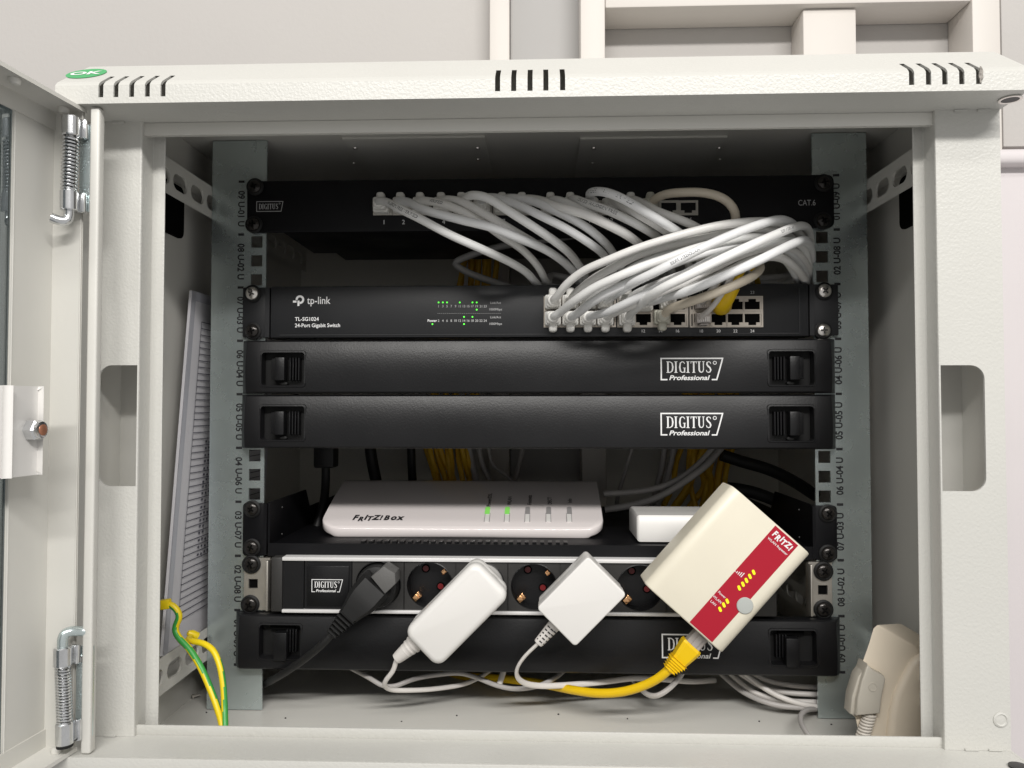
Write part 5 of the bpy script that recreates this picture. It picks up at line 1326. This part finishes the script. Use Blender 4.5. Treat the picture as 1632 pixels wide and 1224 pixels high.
for k in range(5): g.rbox(m1 + dd_ * (.0004 + k * L_ / 5 + .0008), dd_ * .0011, pv * (.0062 - k * .0005), NY * (.0054 - k * .0004), .0006, YELC, 2)
g.cyl(m1, pe + dd_ * .001, .0042, YELC, 14)
obj('boot', g, yk)
obj('jacket', cable_mesh(spline([m1, pe] + [P(*q) for q in ((1052, 1079, -.045), (1030, 1091, -.040), (995, 1102, -.032), (955, 1105, -.022), (915, 1100, -.008), (880, 1093, .010), (840, 1086, .03), (780, 1080, .06), (700, 1076, .10), (640, 1070, .14), (600, 1060, .16))], .003), 0.0034, YELC, n=14), yk)

# ------------------------------------------------------------------ papers, earth wires, phone socket on the left and right
XP = -0.281
pf = thing('document_folder', 'printed form in a clear sleeve leaning between rail and left wall', 'document', PX(290, 1000, XP))
def Q(px, py, dx=0.0): return PX(px, py, XP + dx)
g = G(); A, B = Q(306, 463), Q(259, 1046)
fr_ = [A, B, V3((XP + 0.0, B.y + 0.20, B.z)), V3((XP + 0.0, A.y + 0.20, A.z + 0.0))]
g.prism(fr_, (-0.0022, 0, 0), PAPER); obj('paper_stack', g, pf)
g = G(); up_ = (A - B); back = V3((0, 1, 0))
g.add([A + V3((.0006, 0, 0)), A + V3((.0006, .2, 0)), A + V3((.0006, .2, -.008)) , A + V3((.0006, 0, 0)) - up_.normalized() * .008], [(0, 1, 2, 3)], SLEEVE)
g.add([A + V3((.0006, 0, 0)), B + V3((.0006, 0, 0)), B + V3((.0006, .007, 0)), A + V3((.0006, .007, 0))], [(0, 1, 2, 3)], SLEEVE)
obj('sleeve', g, pf, flat=True)
g = G(); nl = 44; 
for k in range(nl + 1):
    t = 0.085 + (0.93 - 0.085) * k / nl; p = A.lerp(B, t) + V3((.0009, .020, 0)); h = 0.00035
    g.add([p + V3((0, 0, -h)), p + V3((0, .17, -h)), p + V3((0, .17, h)), p + V3((0, 0, h))], [(0, 1, 2, 3)], INKP)
p0, p1 = A.lerp(B, .085) + V3((.0009, .020, 0)), A.lerp(B, .93) + V3((.0009, .020, 0))
g.add([p0, p1, p1 + V3((0, .0007, 0)), p0 + V3((0, .0007, 0))], [(0, 1, 2, 3)], INKP)
random.seed(3)
for k in range(18, 36):
    t = 0.085 + (0.93 - 0.085) * (k + .5) / nl; p = A.lerp(B, t) + V3((.0009, .045, 0))
    for j in range(random.randint(2, 4)):
        q = p + V3((0, j * .006, random.uniform(-.001, .001))); g.add([q + V3((0, 0, -.0008)), q + V3((0, .0035, -.0008)), q + V3((0, .0035, .0008)), q + V3((0, 0, .0008))], [(0, 1, 2, 3)], INKP)
obj('form_print', g, pf, flat=True)
EY = -0.075
ew = thing('earth_wire', 'green and yellow earth wire with yellow sleeve, from the left post to the floor lip', 'wire', P(340, 1120, EY))
g = G(); g.rbox(P(263, 963, EY), V3((0.0040, 0, 0.0006)), V3((0, .003, 0)), V3((-0.0004, 0, 0.0034)), .001, YELW, 2); obj('terminal', g, ew)
path = px_path([(262, 963, EY), (273, 964, EY), (282, 972, EY), (286, 983, EY), (282, 993, EY), (279, 1003, EY), (285, 1016, EY - .002), (300, 1032, EY - .004), (318, 1060, EY - .008), (334, 1095, EY - .012), (347, 1130, EY - .018), (354, 1155, EY - .024), (357, 1180, EY - .028)], .0016)
obj('insulation', cable_mesh(path, 0.0024, YELW, n=16, stripe=(GREEN, 0.010, 0.30)), ew)
ew2 = thing('earth_wire', 'shorter green and yellow earth wire arching from the slotted rail', 'wire', P(350, 1100, EY))
g = G(); g.lathe(P(309, 1012, EY + .02), V3((-.4, -.3, .3)), [(.0030, -.003), (.0032, .002), (.0018, .005)], YELW, 12); obj('terminal', g, ew2)
path = px_path([(308, 1013, EY + .022), (300, 1019, EY + .008), (308, 1022, EY), (325, 1026, EY - .004), (340, 1037, EY - .008), (350, 1060, EY - .012), (356, 1095, EY - .016), (358, 1130, EY - .020), (359, 1160, EY - .026), (360, 1185, EY - .028)], .0016)
obj('insulation', cable_mesh(path, 0.0022, YELW, n=16, stripe=(GREEN, -0.012, 0.32)), ew2)
# faint mirrored wires on the zinc rail come from real reflections only

# telephone wall socket leaning on the right rail
TY = -0.070
ts = thing('phone_socket', 'beige phone socket box leaning in the lower right corner', 'phone socket', P(1410, 1190, TY))
def T(px, py, d=0.0): return P(px, py, TY + d)
front2 = [(1397, 996), (1402, 997), (1421, 1008), (1441, 1020), (1452, 1026), (1463, 1035), (1466, 1060), (1452, 1072), (1436, 1090), (1424, 1115), (1416, 1150), (1412, 1190), (1372, 1190), (1362, 1144), (1353, 1136), (1354, 1126), (1368, 1070), (1384, 1025), (1391, 1001)]
g = G(); g.prism([T(*q) for q in front2], (0.028, 0.026, -0.006), BEIGE, 0.0016, 3)
bulge = [(1462, 1048), (1452, 1058), (1438, 1084), (1427, 1108), (1420, 1135), (1417, 1165), (1416, 1192), (1500, 1192), (1500, 1030)]
g.prism([T(*q, -0.004) for q in bulge], (0, 0.026, 0), BEIGE, 0.0045, 4)
obj('casing', g, ts)
tp = thing('phone_plug', 'taupe phone plug pushed into the beige socket box', 'plug', T(1390, 1100))
pl = [(1383, 1059), (1390, 1067), (1409, 1077), (1412, 1083), (1406, 1110), (1403, 1138), (1365, 1141), (1367, 1115), (1374, 1085)]
g = G(); g.prism([T(*q, -0.008) for q in pl], (0, 0.016, 0), TAUPE, 0.0012, 3)
g.prism([T(*q, -0.004) for q in ((1383, 1058), (1374, 1085), (1366, 1115), (1364, 1142), (1355, 1138), (1358, 1110), (1368, 1078))], (0, 0.012, 0), TAUPE, 0.001, 2)
g.lathe(T(1391, 1095, -0.008), NY, [(0.0030, 0), (0.0030, .0004), (0.0025, .0004), (.0024, .0001)], TAUPE, 18)
obj('housing', g, tp)
g = G(); p0, p1 = T(1387, 1136, -.002), T(1370, 1188, -.004); n = 11; path = []
for k in range(n * 12 + 1):
    t = k / (n * 12); a = t * n * 2 * math.pi; path.append(p0.lerp(p1, t) + X1 * math.cos(a) * .0040 + V3((0, 1, 0)) * math.sin(a) * .0036)
g.tube(path, 0.0010, TAUPEL, 6); g.tube([p0, p0.lerp(p1, .5), p1], 0.0031, TAUPEL, 12); obj('cord', g, tp)
# loose screw and crumbs on the cabinet floor
ls = G(); c = PZ(307, 1110, FZ + 0.002); ls.lathe(c, (1, .3, .2), [(.0022, 0), (.0022, .0012), (.0011, .0014), (.0010, .006)], NICKEL, 10); obj('loose_screw', ls, label='small loose screw lying on the cabinet floor at the left', cat='screw')
